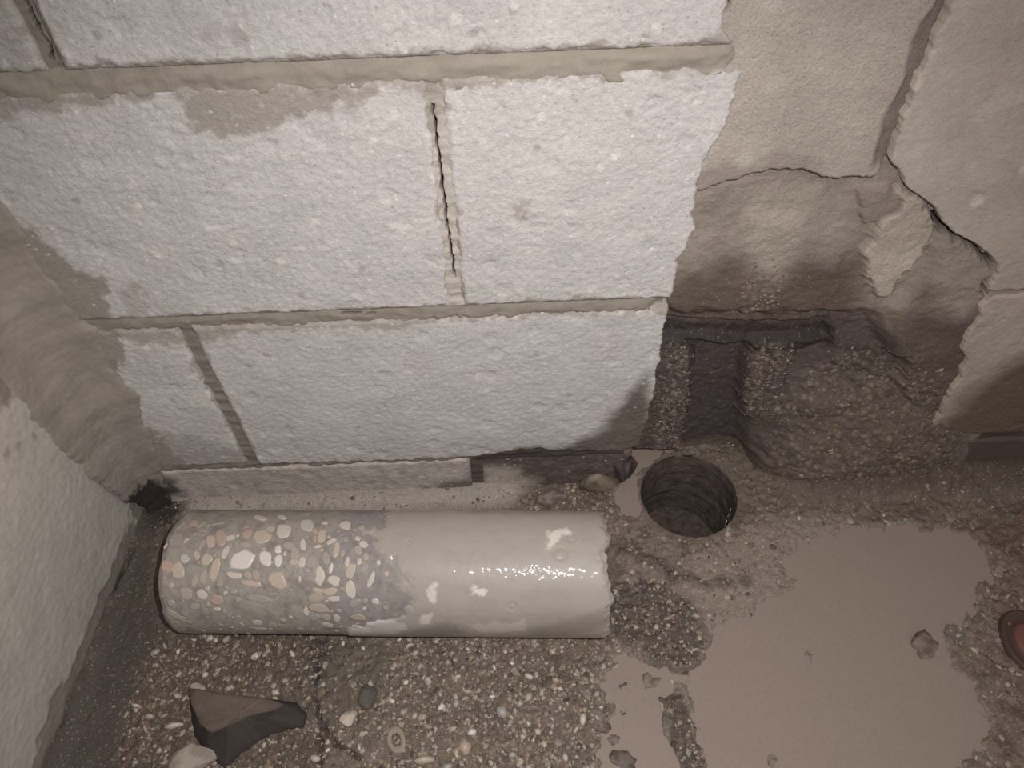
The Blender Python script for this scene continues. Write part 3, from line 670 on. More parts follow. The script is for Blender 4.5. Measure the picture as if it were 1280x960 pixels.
# the drilled shaft and the mud at its bottom
na, nd = 160, 60
A, T = np.meshgrid(np.linspace(0, 2 * np.pi, na + 1), np.linspace(0, 1, nd + 1))
hr = HOLE_R + 0.0009 - 0.0012 * ss(0, 0.06, T) * 0 + (0.0006 * fbm(A * 0.05, T * 0.12, 0.006, 3, 4) + 0.0009 * fbm(A * 0.004, T * 0.12, 0.008, 2, 9)) * ss(0, 0.1, T)
hp = Paint(A.shape, (96, 84, 77), 0.45)
hp.mul(1 + 0.3 * fbm(A * 0.05, T * 0.12, 0.012, 3, 2))
_f, _g, hid = worley(A * 0.05, T * 0.12, 0.010, 33)
hp.over((hid > 0.62) * (1 - ss(0.22, 0.38, _f)) * 0.35, (122, 110, 100), 0.3)
HP = np.stack([HOLE_C[0] + hr * np.cos(A), HOLE_C[1] + hr * np.sin(A), 0.0035 - 0.170 * T - 0.003 * (T < 0.01)], -1)
grid_obj('drilled_shaft', HP, M_hole, floor, hp)
rr_, aa_ = np.meshgrid(np.linspace(0, 1, 60), np.linspace(0, 2 * np.pi, 121))
bx_ = HOLE_C[0] + HOLE_R * 1.03 * rr_ * np.cos(aa_); by_ = HOLE_C[1] + HOLE_R * 1.03 * rr_ * np.sin(aa_)
f1h, _, idh = worley(bx_, by_, 0.012, 8)
bz_ = -0.120 + 0.006 * (0.5 - f1h) * (idh + 0.3) + 0.005 * fbm(bx_, by_, 0.03, 4, 3) + 0.008 * rr_ ** 2
bp = Paint(bx_.shape, (84, 73, 67), 0.5)
bp.over((idh > 0.7) * (1 - ss(0.1, 0.4, f1h)) * 0.4, (104, 93, 84))
grid_obj('shaft_bottom_mud', np.stack([bx_, by_, bz_], -1), M_hole, floor, bp)

# ------------------------------------------------------------------ slurry puddles
def puddle(poly, label, z, step=0.003):
    x = np.array([q[0] for q in poly]); y = np.array([q[1] for q in poly])
    X, Y = np.meshgrid(np.arange(x.min() - 0.022, x.max() + 0.022, step), np.arange(y.min() - 0.022, y.max() + 0.022, step))
    d = sdf(poly, X, Y)
    k = d < 0.020
    hr_ = np.hypot(X - HOLE_C[0], Y - HOLE_C[1]); ha_ = np.arctan2(Y - HOLE_C[1], X - HOLE_C[0]); rim = HOLE_R + 0.0025
    snap = np.abs(hr_ - rim) < 0.72 * step
    X = np.where(snap, HOLE_C[0] + rim * np.cos(ha_), X); Y = np.where(snap, HOLE_C[1] + rim * np.sin(ha_), Y)
    k &= (hr_ > rim) | snap
    kq = k[:-1, :-1] & k[1:, :-1] & k[1:, 1:] & k[:-1, 1:]
    Z = z + 0.00035 * fbm(X, Y, 0.05, 2, 5)
    o = grid_obj('slurry_puddle', np.stack([X, Y, Z], -1), M_puddle, None, None, keep=kq, label=label, cat='puddle', group='slurry puddles on the floor')
    return o
puddle(PUD, 'large smooth puddle of grey-brown cement slurry filling the right side of the floor', 0.0004)
puddle(PUD2, 'smaller slurry puddle dotted with dark lumps, left of the gritty strip at the bottom edge', 0.0005)
puddle(PUD3, 'little slurry puddle squeezed between the drilled hole and the dark stone at the wall', 0.0006, 0.0012)

# ------------------------------------------------------------------ chips, grit and pebbles
rng = np.random.RandomState(11)
CHIPC = np.array([lin(c) for c in ((170, 155, 138), (150, 136, 122), (186, 172, 156), (132, 112, 94), (150, 131, 115), (120, 110, 102), (84, 75, 68), (104, 92, 82))])
CHIPW = np.array([.19, .2, .06, .17, .08, .15, .08, .07])
OCT = np.array([(1, 0, 0), (0.3, 0.95, 0), (-0.8, 0.6, 0), (-0.8, -0.6, 0), (0.3, -0.95, 0), (0.1, 0.05, 0.8), (0, 0, -0.8)], float)
OF = np.array([(0, 1, 5), (1, 2, 5), (2, 3, 5), (3, 4, 5), (4, 0, 5), (1, 0, 6), (2, 1, 6), (3, 2, 6), (4, 3, 6), (0, 4, 6)])
def chips(pts, sizes, nrm=None, seed=0):
    """many small angular chips as one mesh; pts (n,3)"""
    r = np.random.RandomState(seed); n = len(pts)
    v = OCT[None] * (1 + r.uniform(-0.3, 0.3, (n, 7, 3)))
    sc = np.stack([np.ones(n), r.uniform(0.5, 1, n), r.uniform(0.35, 0.7, n)], -1) * sizes[:, None] * 0.5
    v = v * sc[:, None, :]
    a = r.uniform(0, 6.283, n); t = r.normal(0, 0.35, n)
    ca, sa = np.cos(a), np.sin(a); ct, st = np.cos(t), np.sin(t)
    y2 = v[..., 1] * ct[:, None] - v[..., 2] * st[:, None]; z2 = v[..., 1] * st[:, None] + v[..., 2] * ct[:, None]
    x3 = v[..., 0] * ca[:, None] - y2 * sa[:, None]; y3 = v[..., 0] * sa[:, None] + y2 * ca[:, None]
    v = np.stack([x3, y3, z2], -1)
    if nrm == 'wall': v = np.stack([v[..., 0], -v[..., 2], v[..., 1]], -1)
    V = (pts[:, None, :] + v).reshape(-1, 3)
    F = (OF[None] + 7 * np.arange(n)[:, None, None]).reshape(-1, 3)
    c = CHIPC[r.choice(len(CHIPC), n, p=CHIPW)] * r.uniform(0.75, 1.15, (n, 1))
    return V, F, np.repeat(c, 7, 0)

def sample_grid(xs, ys, Zg, x, y):
    i = np.clip(np.searchsorted(xs, x) - 1, 0, len(xs) - 2); j = np.clip(np.searchsorted(ys, y) - 1, 0, len(ys) - 2)
    return Zg[j, i]

dens = 0.10 + 0 * FX
dens = np.maximum(dens, inside([(-0.1119,-0.1379),(0.1294,-0.1477),(0.0904,-0.3498),(-0.1109,-0.343),(-0.0906,-0.2119)], FX, FY, 0.012, 0.01, 0.02, 3))
dens = np.maximum(dens, 0.62 * inside([(-0.3257,-0.1448),(-0.312,-0.1258),(-0.0967,-0.1385),(-0.0984,-0.3434),(-0.2991,-0.3367)], FX, FY, 0.012, 0.01, 0.02, 3))
dens = dens * (1 - 0.75 * olive)
dens = np.maximum(dens, 0.55 * patch); dens = np.maximum(dens, 0.45 * sm_strip); dens = np.maximum(dens, 0.25 * mudr)
dens = np.maximum(dens, 0.7 * dryn)
dens = dens * (1 - 0.97 * gut) * (1 - poolm * (1 - sm_strip)) * (1 - np.clip(foot * 1.6, 0, 1)) * (rr > HOLE_R + 0.004)
N0 = 60000
px = rng.uniform(-0.36, 0.60, N0); py = rng.uniform(-0.36, 0.06, N0)
ok = rng.rand(N0) < sample_grid(xs, ys, dens, px, py)
px, py = px[ok], py[ok]
sz = np.clip(np.exp(rng.normal(math.log(0.0026), 0.45, len(px))), 0.0012, 0.0070)
pz = sample_grid(xs, ys, FZ, px, py) + sz * 0.08
V, F, c = chips(np.stack([px, py, pz], -1), sz, seed=2)
mesh_obj('grit', V, [F], M_grit, floor, 0.9 * c + 0.1 * lin((100, 88, 78)), np.full(len(V), 0.3), smooth=False, kind='stuff')

# grit in the broken wall
rubs = np.maximum(np.maximum(colm * 0.9, colm2), bank * 0.55)
rubs = np.maximum(rubs, 0.9 * inside([(0.2318,0.2917),(0.2603,0.2902),(0.259,0.251),(0.2346,0.2317),(0.2285,0.2387)], GX, GZ, 0.006, 0.006, 0.012, 4))
N1 = 16000
gx = rng.uniform(0.13, 0.55, N1); gz = rng.uniform(0.0, 0.34, N1)
ok = rng.rand(N1) < sample_grid(GX[0], GZ[:, 0], rubs, gx, gz)
gx, gz = gx[ok], gz[ok]
sz = np.clip(np.exp(rng.normal(math.log(0.0022), 0.45, len(gx))), 0.0011, 0.007)
gy = sample_grid(GX[0], GZ[:, 0], D, gx, gz) - sz * 0.06
V, F, c = chips(np.stack([gx, gy, gz], -1), sz, 'wall', seed=5)
mesh_obj('grit', V, [F], M_grit, wall_back, 0.5 * c + 0.5 * lin((98, 86, 77)), np.full(len(V), 0.3), smooth=False, kind='stuff')

def stone_mesh(name, seed, sub=2, flat=0.6, rough=0.16, cuts=7):
    """angular pebble of unit size"""
    import bmesh
    r = np.random.RandomState(seed)
    bm = bmesh.new(); bmesh.ops.create_icosphere(bm, subdivisions=sub, radius=0.5)
    V = np.array([v.co[:] for v in bm.verts])
    for k in range(cuts):
        n = r.normal(size=3); n /= np.linalg.norm(n); d = r.uniform(0.26, 0.40)
        over = np.maximum(V @ n - d, 0); V -= over[:, None] * n * 0.92
    V *= (1 + rough * fbm(V[:, 0] + V[:, 2] * 0.7, V[:, 1] - V[:, 2] * 0.6, 0.45, 2, seed))[:, None]
    V[:, 2] *= flat
    for v, c in zip(bm.verts, V): v.co = c
    me = bpy.data.meshes.new(name); bm.to_mesh(me); bm.free()
    me.polygons.foreach_set('use_smooth', np.ones(len(me.polygons), bool))
    return me

PM = []
for k in range(6):
    for key in ('w', 'l', 't', 'p', 'g', 'o'):
        me = stone_mesh('pebble', 100 + k, sub=1, flat=0.6, cuts=5); me.materials.append(PEB[key]); PM.append((key, me))
def pebble(x, y, s, key, rz, parent, asp=0.7):
    me = [b for a, b in PM if a == key][int(rz * 97) % 6]
    o = bpy.data.objects.new('pebble', me)
    z = float(sample_grid(xs, ys, FZ, np.array([x]), np.array([y]))[0])
    o.location = (x, y, z + s * 0.02); o.scale = (s, s * asp, s * 0.8); o.rotation_euler = (0.2 * math.sin(rz * 5), 0.2 * math.cos(rz * 7), rz)
    return link(o, parent)
# pebbles the photograph shows singly (x, y, length m, tone, aspect)
for (x, y, s, key, a) in [(-0.0574,-0.1683,0.01,'p',0.7),(-0.0636,-0.1613,0.009,'l',0.4),(0.0448,-0.1933,0.012,'l',0.6),(-0.0317,-0.2168,0.012,'w',0.55),(-0.0453,-0.1941,0.01,'l',0.8),(-0.0055,-0.2391,0.012,'w',0.6),(-0.0123,-0.2511,0.018,'p',0.9),(-0.044,-0.2606,0.022,'t',0.45),(0.044,-0.2115,0.012,'o',0.8),(0.021,-0.2249,0.014,'g',0.9),(0.0904,-0.2322,0.015,'l',0.55),(0.0855,-0.2399,0.012,'t',0.5),(-0.0646,-0.1955,0.007,'w',0.8),(-0.0766,-0.2103,0.008,'w',0.7),(-0.0187,-0.1916,0.009,'l',0.6),(-0.0197,-0.2152,0.01,'g',0.8),(0.0146,-0.185,0.008,'l',0.5),(0.0678,-0.1717,0.009,'t',0.7),(0.0053,-0.173,0.01,'o',0.7),(-0.0198,-0.2091,0.01,'o',0.7),(0.0367,-0.2167,0.01,'g',0.8),(0.0728,-0.2057,0.008,'l',0.6),(0.0307,-0.1813,0.007,'w',0.6),(-0.0094,-0.1664,0.007,'l',0.6),(0.0519,-0.1659,0.007,'o',0.7),(0.0956,-0.1896,0.008,'o',0.7),(0.1042,-0.2124,0.007,'g',0.7),(-0.298,-0.1588,0.012,'g',0.7),(-0.2779,-0.1588,0.009,'w',0.5),(-0.2055,-0.1646,0.014,'l',0.7),(-0.1715,-0.1645,0.01,'l',0.6),(-0.2592,-0.1721,0.005,'w',0.7),(-0.1806,-0.1987,0.008,'l',0.7),(-0.2161,-0.1861,0.006,'w',0.4),(-0.2892,-0.2159,0.013,'o',0.5),(-0.2767,-0.215,0.01,'o',0.4),(-0.2639,-0.2242,0.02,'l',0.4),(-0.3033,-0.2058,0.01,'l',0.5),(-0.2893,-0.2259,0.012,'o',0.35),(-0.1388,-0.2547,0.012,'t',0.7),(-0.1013,-0.2478,0.01,'l',0.4),(-0.1286,-0.2487,0.007,'w',0.6),(-0.0855,-0.2322,0.008,'o',0.7),(-0.0729,-0.1549,0.008,'l',0.6),(-0.1058,-0.1626,0.007,'l',0.7),(-0.125,-0.1566,0.008,'w',0.5),(-0.2362,-0.1484,0.012,'g',0.7),(-0.2521,-0.1477,0.008,'g',0.7),(0.0013,-0.261,0.009,'o',0.7),(0.0284,-0.2589,0.01,'g',0.7),(0.0559,-0.2504,0.009,'t',0.7),(0.0728,-0.2624,0.01,'l',0.6),(0.043,-0.2337,0.008,'l',0.7),(0.0716,-0.2214,0.008,'o',0.7),(0.0121,-0.2103,0.008,'w',0.5),(-0.0367,-0.2353,0.007,'o',0.6),(-0.0256,-0.2663,0.012,'g',0.7)]:
    pebble(x, y, s, key, (x * 41 + y * 77) % 6.28, floor, a)
N2 = 1500; px = rng.uniform(-0.36, 0.55, N2); py = rng.uniform(-0.34, -0.07, N2)
ok = rng.rand(N2) < sample_grid(xs, ys, dens, px, py) ** 1.5
px, py = px[ok][:235], py[ok][:235]
for x, y in zip(px, py):
    pebble(float(x), float(y), float(rng.uniform(0.0045, 0.0085)), 'oltggogo'[rng.randint(8)], float(rng.uniform(0, 6.28)), floor, float(rng.uniform(0.5, 0.9)))

# ------------------------------------------------------------------ the drilled concrete core
CA = np.array([-0.2709, -0.103, 0.055]); CB = np.array([0.1155, -0.122, 0.055]); CR = 0.055
AX = (CB - CA) / np.linalg.norm(CB - CA); E1 = np.cross([0, 0, 1], AX); E1 /= np.linalg.norm(E1); E2 = np.array([0, 0, 1.0])
def cyl(s, th, r):
    return CA + s[..., None] * AX + (r * np.cos(th))[..., None] * E1 + (r * np.sin(th))[..., None] * E2
core = bpy.data.objects.new('concrete_core', None); core.empty_display_size = 0.05
core.location = (float((CA[0] + CB[0]) / 2), float((CA[1] + CB[1]) / 2), 0.0)
link(core, label='drilled cylinder of concrete with cut pebbles at one end and grey slurry on the other', cat='concrete core')
def core_child(name, V, F, mat, col=None, wet=None, smooth=True):
    V = V - np.array(core.location[:])
    return mesh_obj(name, V, F, mat, core, col, wet, smooth)
CORE_END = [(0.0046,122.3),(0.3904,119.8)]
S0, S1 = CORE_END[0][0] + 0.001, CORE_END[1][0] - 0.001
ns, nt = 300, 200
TH = np.linspace(0, 2 * np.pi, nt + 1)[:-1]
endL = S0 + 0.0010 * fbm(TH * 0.05, TH * 0, 0.02, 3, 2) + 0.006 * np.exp(-((TH - R(212)) / 0.16) ** 2)
endR = S1 + 0.0042 * noise(np.cos(TH) * 0.05 + np.sin(TH) * 0.03, np.sin(TH) * 0.05, 0.02, 5) + 0.0022 * noise(np.cos(TH) * 0.05, np.sin(TH) * 0.05, 0.006, 8)
Uc = np.linspace(0, 1, ns + 1)
SS = endL[None, :] + (endR - endL)[None, :] * Uc[:, None]
TT = np.repeat(TH[None, :], ns + 1, 0)
arc = TT * CR
rad = CR + 0.00012 * fbm(SS, arc, 0.004, 3, 2)
dl = SS - endL[None, :]; dr_ = endR[None, :] - SS
rad = rad - 0.0030 * (1 - ss(0, 0.006, dl)) - 0.0022 * (1 - ss(0, 0.005, dr_ + 0.002 * fbm(SS, arc, 0.006, 2, 3)))
cp = Paint(SS.shape, (152, 144, 136), 0.25)
cp.mul(1 + 0.14 * fbm(SS, arc, 0.02, 4, 3))
purp = ss(0.145, 0.165, SS) * (1 - ss(0.215, 0.235, SS))
cp.over(purp * 0.55, (138, 130, 131), 0.3)
f1k, _, idk = worley(SS, arc, 0.0075, 9)
cp.over((idk > 0.55) * (1 - ss(0.2, 0.36, f1k + 0.08 * fbm(SS, arc, 0.003, 2, 2))) * 0.45, (170, 158, 145))
f1k, _, idk = worley(SS, arc, 0.0045, 19)
cp.over((idk > 0.6) * (1 - ss(0.2, 0.4, f1k)) * 0.4, (112, 104, 99))
voids = inside([(0.0661,69.3),(0.0761,60.4),(0.0836,65.6),(0.074,83.8),(0.0662,95.1)], SS, np.degrees(TT), 0.8, 0.8, 3.0, 4)
cp.over(0.35 * ss(0.15, 0.55, fbm(SS, arc, 0.016, 4, 66)), (104, 96, 92))
CPn = cyl(SS, TT, rad)
idx = np.arange((ns + 1) * nt).reshape(ns + 1, nt); nx_ = np.roll(idx, -1, 1)
Fq = np.stack([idx[:-1], nx_[:-1], nx_[1:], idx[1:]], -1).reshape(-1, 4)
V = CPn.reshape(-1, 3); colv = cp.c.reshape(-1, 3); wetv = cp.w.ravel()
Vs = [V]; Cs = [colv]; Ws = [wetv]; Fs = [Fq]
for ring, sgn in ((idx[0], -1), (idx[-1], 1)):          # fractured end faces
    n0 = sum(len(a) for a in Vs); prev = ring
    edge_s = SS[0] if sgn < 0 else SS[-1]; edge_r = rad[0] if sgn < 0 else rad[-1]
    for k, f in enumerate((0.93, 0.85, 0.75, 0.64, 0.52, 0.40, 0.28, 0.15)):
        rx = edge_r * f
        hh = 0.004 * noise(rx * np.cos(TH), rx * np.sin(TH), 0.02, 3) + 0.002 * noise(rx * np.cos(TH), rx * np.sin(TH), 0.007, 4)
        P = cyl(edge_s * f + (1 - f) * edge_s.mean() + sgn * hh * (1 - f ** 6), TH, rx)
        Vs.append(P); Cs.append(np.repeat(lin((122, 112, 104))[None], nt, 0)); Ws.append(np.full(nt, 0.1))
        cur = n0 + np.arange(nt); n0 += nt
        a, b = prev, cur
        f_ = np.stack([a, np.roll(a, -1), np.roll(b, -1), b], -1)
        Fs.append(f_[:, ::-1] if sgn < 0 else f_)
        prev = cur
    Fs.append((prev if sgn > 0 else prev[::-1])[None, :])
body = core_child('core_body', np.concatenate(Vs), Fs, M_core, np.concatenate(Cs), np.concatenate(Ws))

# cut pebbles flush with the core surface, each its own patch: (tone, [(s mm, angle deg) ...])
PEBS = [('o',[(16.4,66.1),(16.4,67.7),(15.9,70.3),(14.9,73.1),(14.0,75.1),(12.8,76.3),(11.9,75.5),(12.8,72.6),(13.5,71.0),(14.3,68.6),(15.5,65.5)]),
('p',[(28.1,68.7),(28.5,71.9),(25.5,72.6),(24.0,72.9),(20.3,69.6),(19.5,66.5),(20.0,63.3),(21.5,61.5),(26.1,64.4)]),
('o',[(35.1,64.8),(36.2,65.8),(35.1,68.5),(33.4,71.3),(31.6,73.4),(30.1,74.2),(29.2,74.0),(30.0,71.3),(30.7,68.8),(32.4,66.5),(33.9,65.0)]),
('o',[(51.8,67.0),(51.6,68.2),(49.1,69.8),(43.0,71.5),(39.5,70.7),(39.8,69.6),(41.9,67.6),(47.1,66.4),(52.0,66.1)]),
('l',[(88.0,61.8),(86.2,64.0),(83.7,64.2),(78.4,61.8),(74.9,59.5),(74.0,56.3),(74.8,52.3),(80.4,54.6),(84.2,56.9)]),
('t',[(49.5,87.9),(50.8,93.6),(48.9,95.2),(45.6,95.7),(43.7,92.1),(42.4,89.9),(40.6,83.4),(43.4,83.0),(44.9,82.2),(49.1,86.0)]),
('p',[(59.0,88.3),(60.0,91.7),(56.1,94.8),(53.9,94.1),(51.3,89.7),(48.9,85.6),(47.4,80.3),(48.7,75.4),(51.7,75.9),(55.6,79.2),(59.0,82.0)]),
('l',[(65.6,82.5),(66.9,85.7),(65.9,87.2),(63.4,88.1),(60.9,89.2),(59.4,87.9),(58.3,85.4),(59.1,83.8),(61.9,82.1),(63.1,82.6)]),
('p',[(79.5,77.0),(80.4,79.7),(79.0,84.2),(76.4,86.6),(73.0,85.7),(72.1,82.9),(71.0,80.0),(73.3,75.3),(78.0,75.3)]),
('o',[(81.8,93.5),(81.7,94.5),(79.1,95.3),(76.7,95.2),(73.4,93.7),(72.0,91.1),(72.5,89.4),(74.3,89.0),(78.5,89.8),(80.9,91.1)]),
('t',[(92.7,77.9),(98.6,83.1),(96.6,88.8),(91.6,91.5),(87.5,91.8),(82.0,86.2),(81.4,79.5),(83.6,77.0),(90.3,75.7)]),
('b',[(25.7,85.3),(27.0,86.8),(26.4,88.7),(25.2,89.9),(24.5,91.6),(23.0,91.2),(22.3,91.2),(22.4,89.3),(22.7,87.3),(23.8,85.9),(24.8,85.7)]),
('l',[(9.2,91.7),(9.8,92.1),(9.0,94.6),(8.5,95.8),(7.6,96.7),(6.8,96.4),(6.8,94.7),(7.3,93.6),(8.3,91.8)]),
('o',[(40.9,93.6),(39.4,97.2),(37.8,98.3),(37.1,96.7),(37.3,93.6),(37.5,91.0),(38.8,87.1),(40.7,87.8),(41.7,90.0)]),
('b',[(31.0,107.9),(29.3,109.8),(27.5,110.0),(23.9,107.5),(23.4,104.7),(23.3,102.9),(25.7,100.9),(29.2,102.8),(31.8,105.3)]),
('t',[(39.9,103.1),(39.8,104.0),(39.4,106.5),(37.0,106.9),(35.7,104.5),(34.6,102.7),(34.0,99.1),(34.7,97.7),(37.3,98.6),(38.8,99.8)]),
('t',[(51.9,106.8),(48.5,111.2),(45.9,111.9),(42.0,110.8),(41.4,106.9),(42.4,103.4),(44.0,100.2),(47.6,101.0),(51.5,104.2)]),
('l',[(64.0,100.3),(62.1,106.0),(60.6,106.1),(58.7,105.8),(58.5,102.3),(58.7,97.1),(61.2,93.3),(62.9,92.7),(64.0,95.0)]),
('w',[(86.0,109.0),(83.6,113.5),(78.1,114.9),(67.8,113.8),(66.1,108.3),(68.6,101.1),(73.0,99.3),(78.2,96.3),(88.3,102.6)]),
('p',[(19.0,111.5),(18.4,116.9),(14.5,118.3),(13.0,118.4),(9.2,116.4),(7.8,111.7),(8.3,107.5),(10.1,106.8),(14.0,107.6),(17.1,109.5)]),
('t',[(28.7,115.4),(28.8,121.5),(24.0,123.3),(21.7,123.8),(18.5,121.2),(17.6,116.1),(17.5,110.8),(21.8,107.7),(24.0,108.7),(26.8,112.4)]),
('t',[(58.2,114.9),(56.3,123.2),(53.1,127.2),(50.6,123.6),(50.2,120.8),(50.7,114.2),(51.6,107.8),(54.9,103.9),(57.6,105.1),(58.9,110.2)]),
('o',[(47.5,122.3),(47.3,125.8),(45.9,128.2),(44.4,128.0),(41.6,125.5),(41.7,122.7),(42.5,120.2),(43.0,116.5),(46.0,115.2),(47.9,118.6)]),
('o',[(40.3,125.9),(38.6,130.3),(37.1,132.2),(35.5,129.8),(34.7,127.7),(34.9,125.9),(35.8,122.5),(38.1,120.2),(39.4,121.3),(40.2,124.0)]),
('l',[(78.0,121.9),(76.3,122.7),(72.7,123.1),(68.9,122.5),(65.0,119.6),(63.9,117.8),(67.0,116.7),(71.4,117.4),(75.5,117.8),(79.0,118.7)]),
('o',[(86.4,119.3),(86.0,123.2),(82.9,122.8),(81.5,122.0),(78.6,121.0),(78.5,117.9),(80.5,115.5),(83.5,115.9),(85.2,117.2)]),
('o',[(92.9,119.4),(92.9,122.0),(91.4,124.8),(87.9,123.4),(87.4,120.8),(86.4,117.8),(87.0,116.1),(90.0,115.8),(92.6,117.9)]),
('t',[(94.9,127.2),(95.4,129.4),(90.2,130.7),(82.1,128.3),(77.7,127.2),(76.7,124.3),(82.5,124.1),(88.0,124.3),(93.9,125.6)]),
('o',[(35.5,135.7),(35.8,139.5),(31.4,143.4),(27.8,142.0),(26.5,140.7),(25.4,136.8),(24.7,131.9),(29.6,130.6),(33.3,131.6),(35.0,133.0)]),
('l',[(48.2,139.9),(45.1,142.2),(41.9,140.6),(40.0,138.7),(39.0,135.1),(41.5,133.2),(43.9,131.8),(47.1,134.6),(49.2,136.9)]),
('t',[(51.1,132.1),(50.6,133.8),(49.3,134.2),(47.6,134.2),(46.4,132.8),(46.6,130.7),(47.7,129.9),(48.8,128.9),(51.2,129.5)]),
('p',[(61.7,144.5),(59.6,146.8),(56.2,147.1),(54.2,147.2),(51.0,145.2),(51.1,142.4),(52.5,139.7),(54.1,136.7),(58.3,137.9),(60.1,138.2),(62.0,142.3)]),
('l',[(58.4,152.6),(57.9,153.4),(56.3,154.3),(54.2,153.9),(52.4,153.0),(52.0,151.0),(52.7,150.1),(54.7,149.6),(57.1,149.6),(58.8,150.0)]),
('l',[(66.2,135.3),(65.4,136.5),(64.3,137.4),(63.3,137.6),(62.4,137.2),(62.4,135.5),(62.7,134.3),(63.8,133.9),(64.9,133.6),(65.6,133.9)]),
('t',[(20.5,128.4),(19.3,130.7),(18.6,131.4),(16.7,131.9),(15.4,131.1),(14.9,129.5),(15.0,127.6),(16.7,127.2),(18.8,126.3),(20.2,127.7)]),
('g',[(104.4,141.9),(102.6,144.1),(98.2,144.6),(90.2,143.0),(83.9,142.0),(79.9,139.9),(82.5,138.0),(86.2,136.8),(90.9,137.2),(97.4,138.1),(100.5,140.1)]),
('o',[(22.6,163.8),(21.5,165.8),(16.6,162.8),(13.3,158.5),(12.8,155.9),(11.7,152.5),(12.8,151.2),(17.3,153.7),(20.1,156.0),(22.5,160.7)]),
('o',[(25.9,167.1),(23.9,168.6),(21.0,167.7),(20.7,166.2),(19.5,162.3),(21.4,160.4),(23.3,159.7),(26.1,161.9),(26.4,164.2)]),
('b',[(91.1,169.2),(90.7,172.1),(88.5,172.3),(85.5,172.2),(82.0,170.4),(82.6,167.4),(83.7,165.8),(84.2,164.7),(88.0,164.0),(91.0,165.3),(91.9,167.3)]),
('b',[(93.0,179.6),(90.5,180.9),(87.3,181.0),(85.6,180.6),(80.8,178.5),(80.4,176.8),(81.9,176.4),(86.6,176.7),(90.6,177.1),(93.5,177.9)]),
('g',[(66.1,159.2),(65.8,160.7),(65.0,161.6),(63.2,162.1),(62.2,161.7),(61.8,160.4),(63.1,158.2),(63.3,156.8),(64.8,156.1),(65.7,156.3),(66.7,157.9)]),
('o',[(62.1,128.2),(61.8,129.7),(59.8,129.9),(57.9,130.1),(56.2,128.7),(56.2,127.3),(57.9,126.3),(60.6,126.1),(62.2,126.3)]),
('g',[(20.4,145.6),(19.5,147.8),(16.8,149.6),(14.2,149.0),(13.2,147.1),(12.4,144.7),(15.3,141.9),(17.0,142.1),(19.7,143.5)]),
('g',[(41.7,148.5),(40.1,151.1),(38.0,152.2),(35.1,152.5),(32.0,151.6),(32.3,148.5),(33.7,146.1),(35.7,145.4),(39.0,145.5),(40.6,146.6)]),
('g',[(75.1,134.4),(74.0,136.0),(72.4,137.2),(70.3,137.0),(67.6,136.4),(67.4,134.6),(68.7,132.6),(70.5,131.6),(72.2,131.4),(74.4,132.6)]),
('l',[(105.5,60.6),(104.8,61.7),(101.8,62.7),(100.2,61.5),(97.6,60.0),(95.0,55.8),(95.8,52.9),(96.7,51.8),(99.5,53.0),(102.5,55.0)]),
('t',[(98.7,77.0),(98.0,78.2),(96.7,78.9),(94.2,78.0),(92.5,77.5),(90.8,73.9),(91.4,72.6),(92.9,71.3),(94.7,70.7),(97.3,71.6),(99.0,74.9)]),
('l',[(113.7,76.5),(113.8,80.2),(112.9,84.3),(109.9,85.5),(105.9,85.9),(101.2,81.6),(101.3,77.7),(99.7,73.2),(100.9,68.9),(105.1,68.6),(111.4,70.4)]),
('o',[(124.9,48.3),(123.5,50.9),(122.2,52.7),(120.0,53.5),(116.7,52.4),(115.1,50.6),(114.9,48.3),(117.6,46.1),(120.7,44.9),(124.3,45.7)]),
('b',[(132.3,70.6),(133.5,76.9),(130.2,78.5),(125.6,77.7),(120.8,73.6),(118.3,65.5),(119.6,60.6),(125.3,60.4),(128.3,61.9)]),
('l',[(164.2,69.0),(164.8,74.9),(163.0,76.7),(159.1,75.2),(154.9,72.2),(153.8,68.0),(156.0,64.2),(159.9,62.5),(163.9,66.3)]),
('l',[(143.4,66.7),(143.7,69.0),(141.4,69.7),(139.3,68.7),(137.8,67.5),(137.4,66.0),(138.4,63.9),(141.3,64.1),(142.7,64.9)]),
('p',[(136.7,77.3),(137.1,78.3),(136.3,80.1),(134.6,80.0),(133.1,79.8),(132.0,77.8),(131.5,75.2),(132.2,74.2),(133.3,72.4),(134.1,73.1),(135.7,74.4)]),
('t',[(145.1,82.8),(145.3,88.5),(143.5,90.0),(142.6,90.9),(139.5,89.9),(138.1,83.6),(138.0,78.0),(139.6,75.2),(140.6,75.3),(143.5,75.9)]),
('p',[(138.4,86.9),(138.2,88.5),(137.6,89.9),(137.0,90.3),(135.4,88.3),(134.8,85.8),(134.0,83.4),(135.3,81.9),(136.5,82.4),(137.8,84.0)]),
('t',[(149.8,83.6),(150.0,86.0),(149.3,86.1),(148.5,86.0),(147.6,85.6),(146.6,85.0),(146.2,83.8),(146.6,82.1),(147.2,81.7),(148.2,82.2),(149.3,83.0)]),
('l',[(154.3,86.1),(156.2,87.1),(153.3,90.1),(150.8,91.6),(148.4,92.5),(147.0,90.6),(147.3,89.0),(151.2,85.6),(153.7,85.0)]),
('l',[(142.8,92.6),(144.0,93.8),(142.0,95.2),(139.5,95.8),(138.0,95.9),(136.8,94.6),(137.7,93.1),(139.8,92.1),(141.5,91.8)]),
('t',[(146.0,96.9),(145.7,97.7),(145.1,98.3),(143.8,98.8),(142.7,98.1),(142.7,97.1),(142.7,96.0),(143.4,94.8),(144.5,95.3),(145.5,96.3)]),
('l',[(130.1,93.2),(130.1,96.9),(128.2,97.8),(126.2,96.6),(124.9,94.7),(124.3,88.4),(125.2,85.8),(127.0,86.5),(129.1,88.8)]),
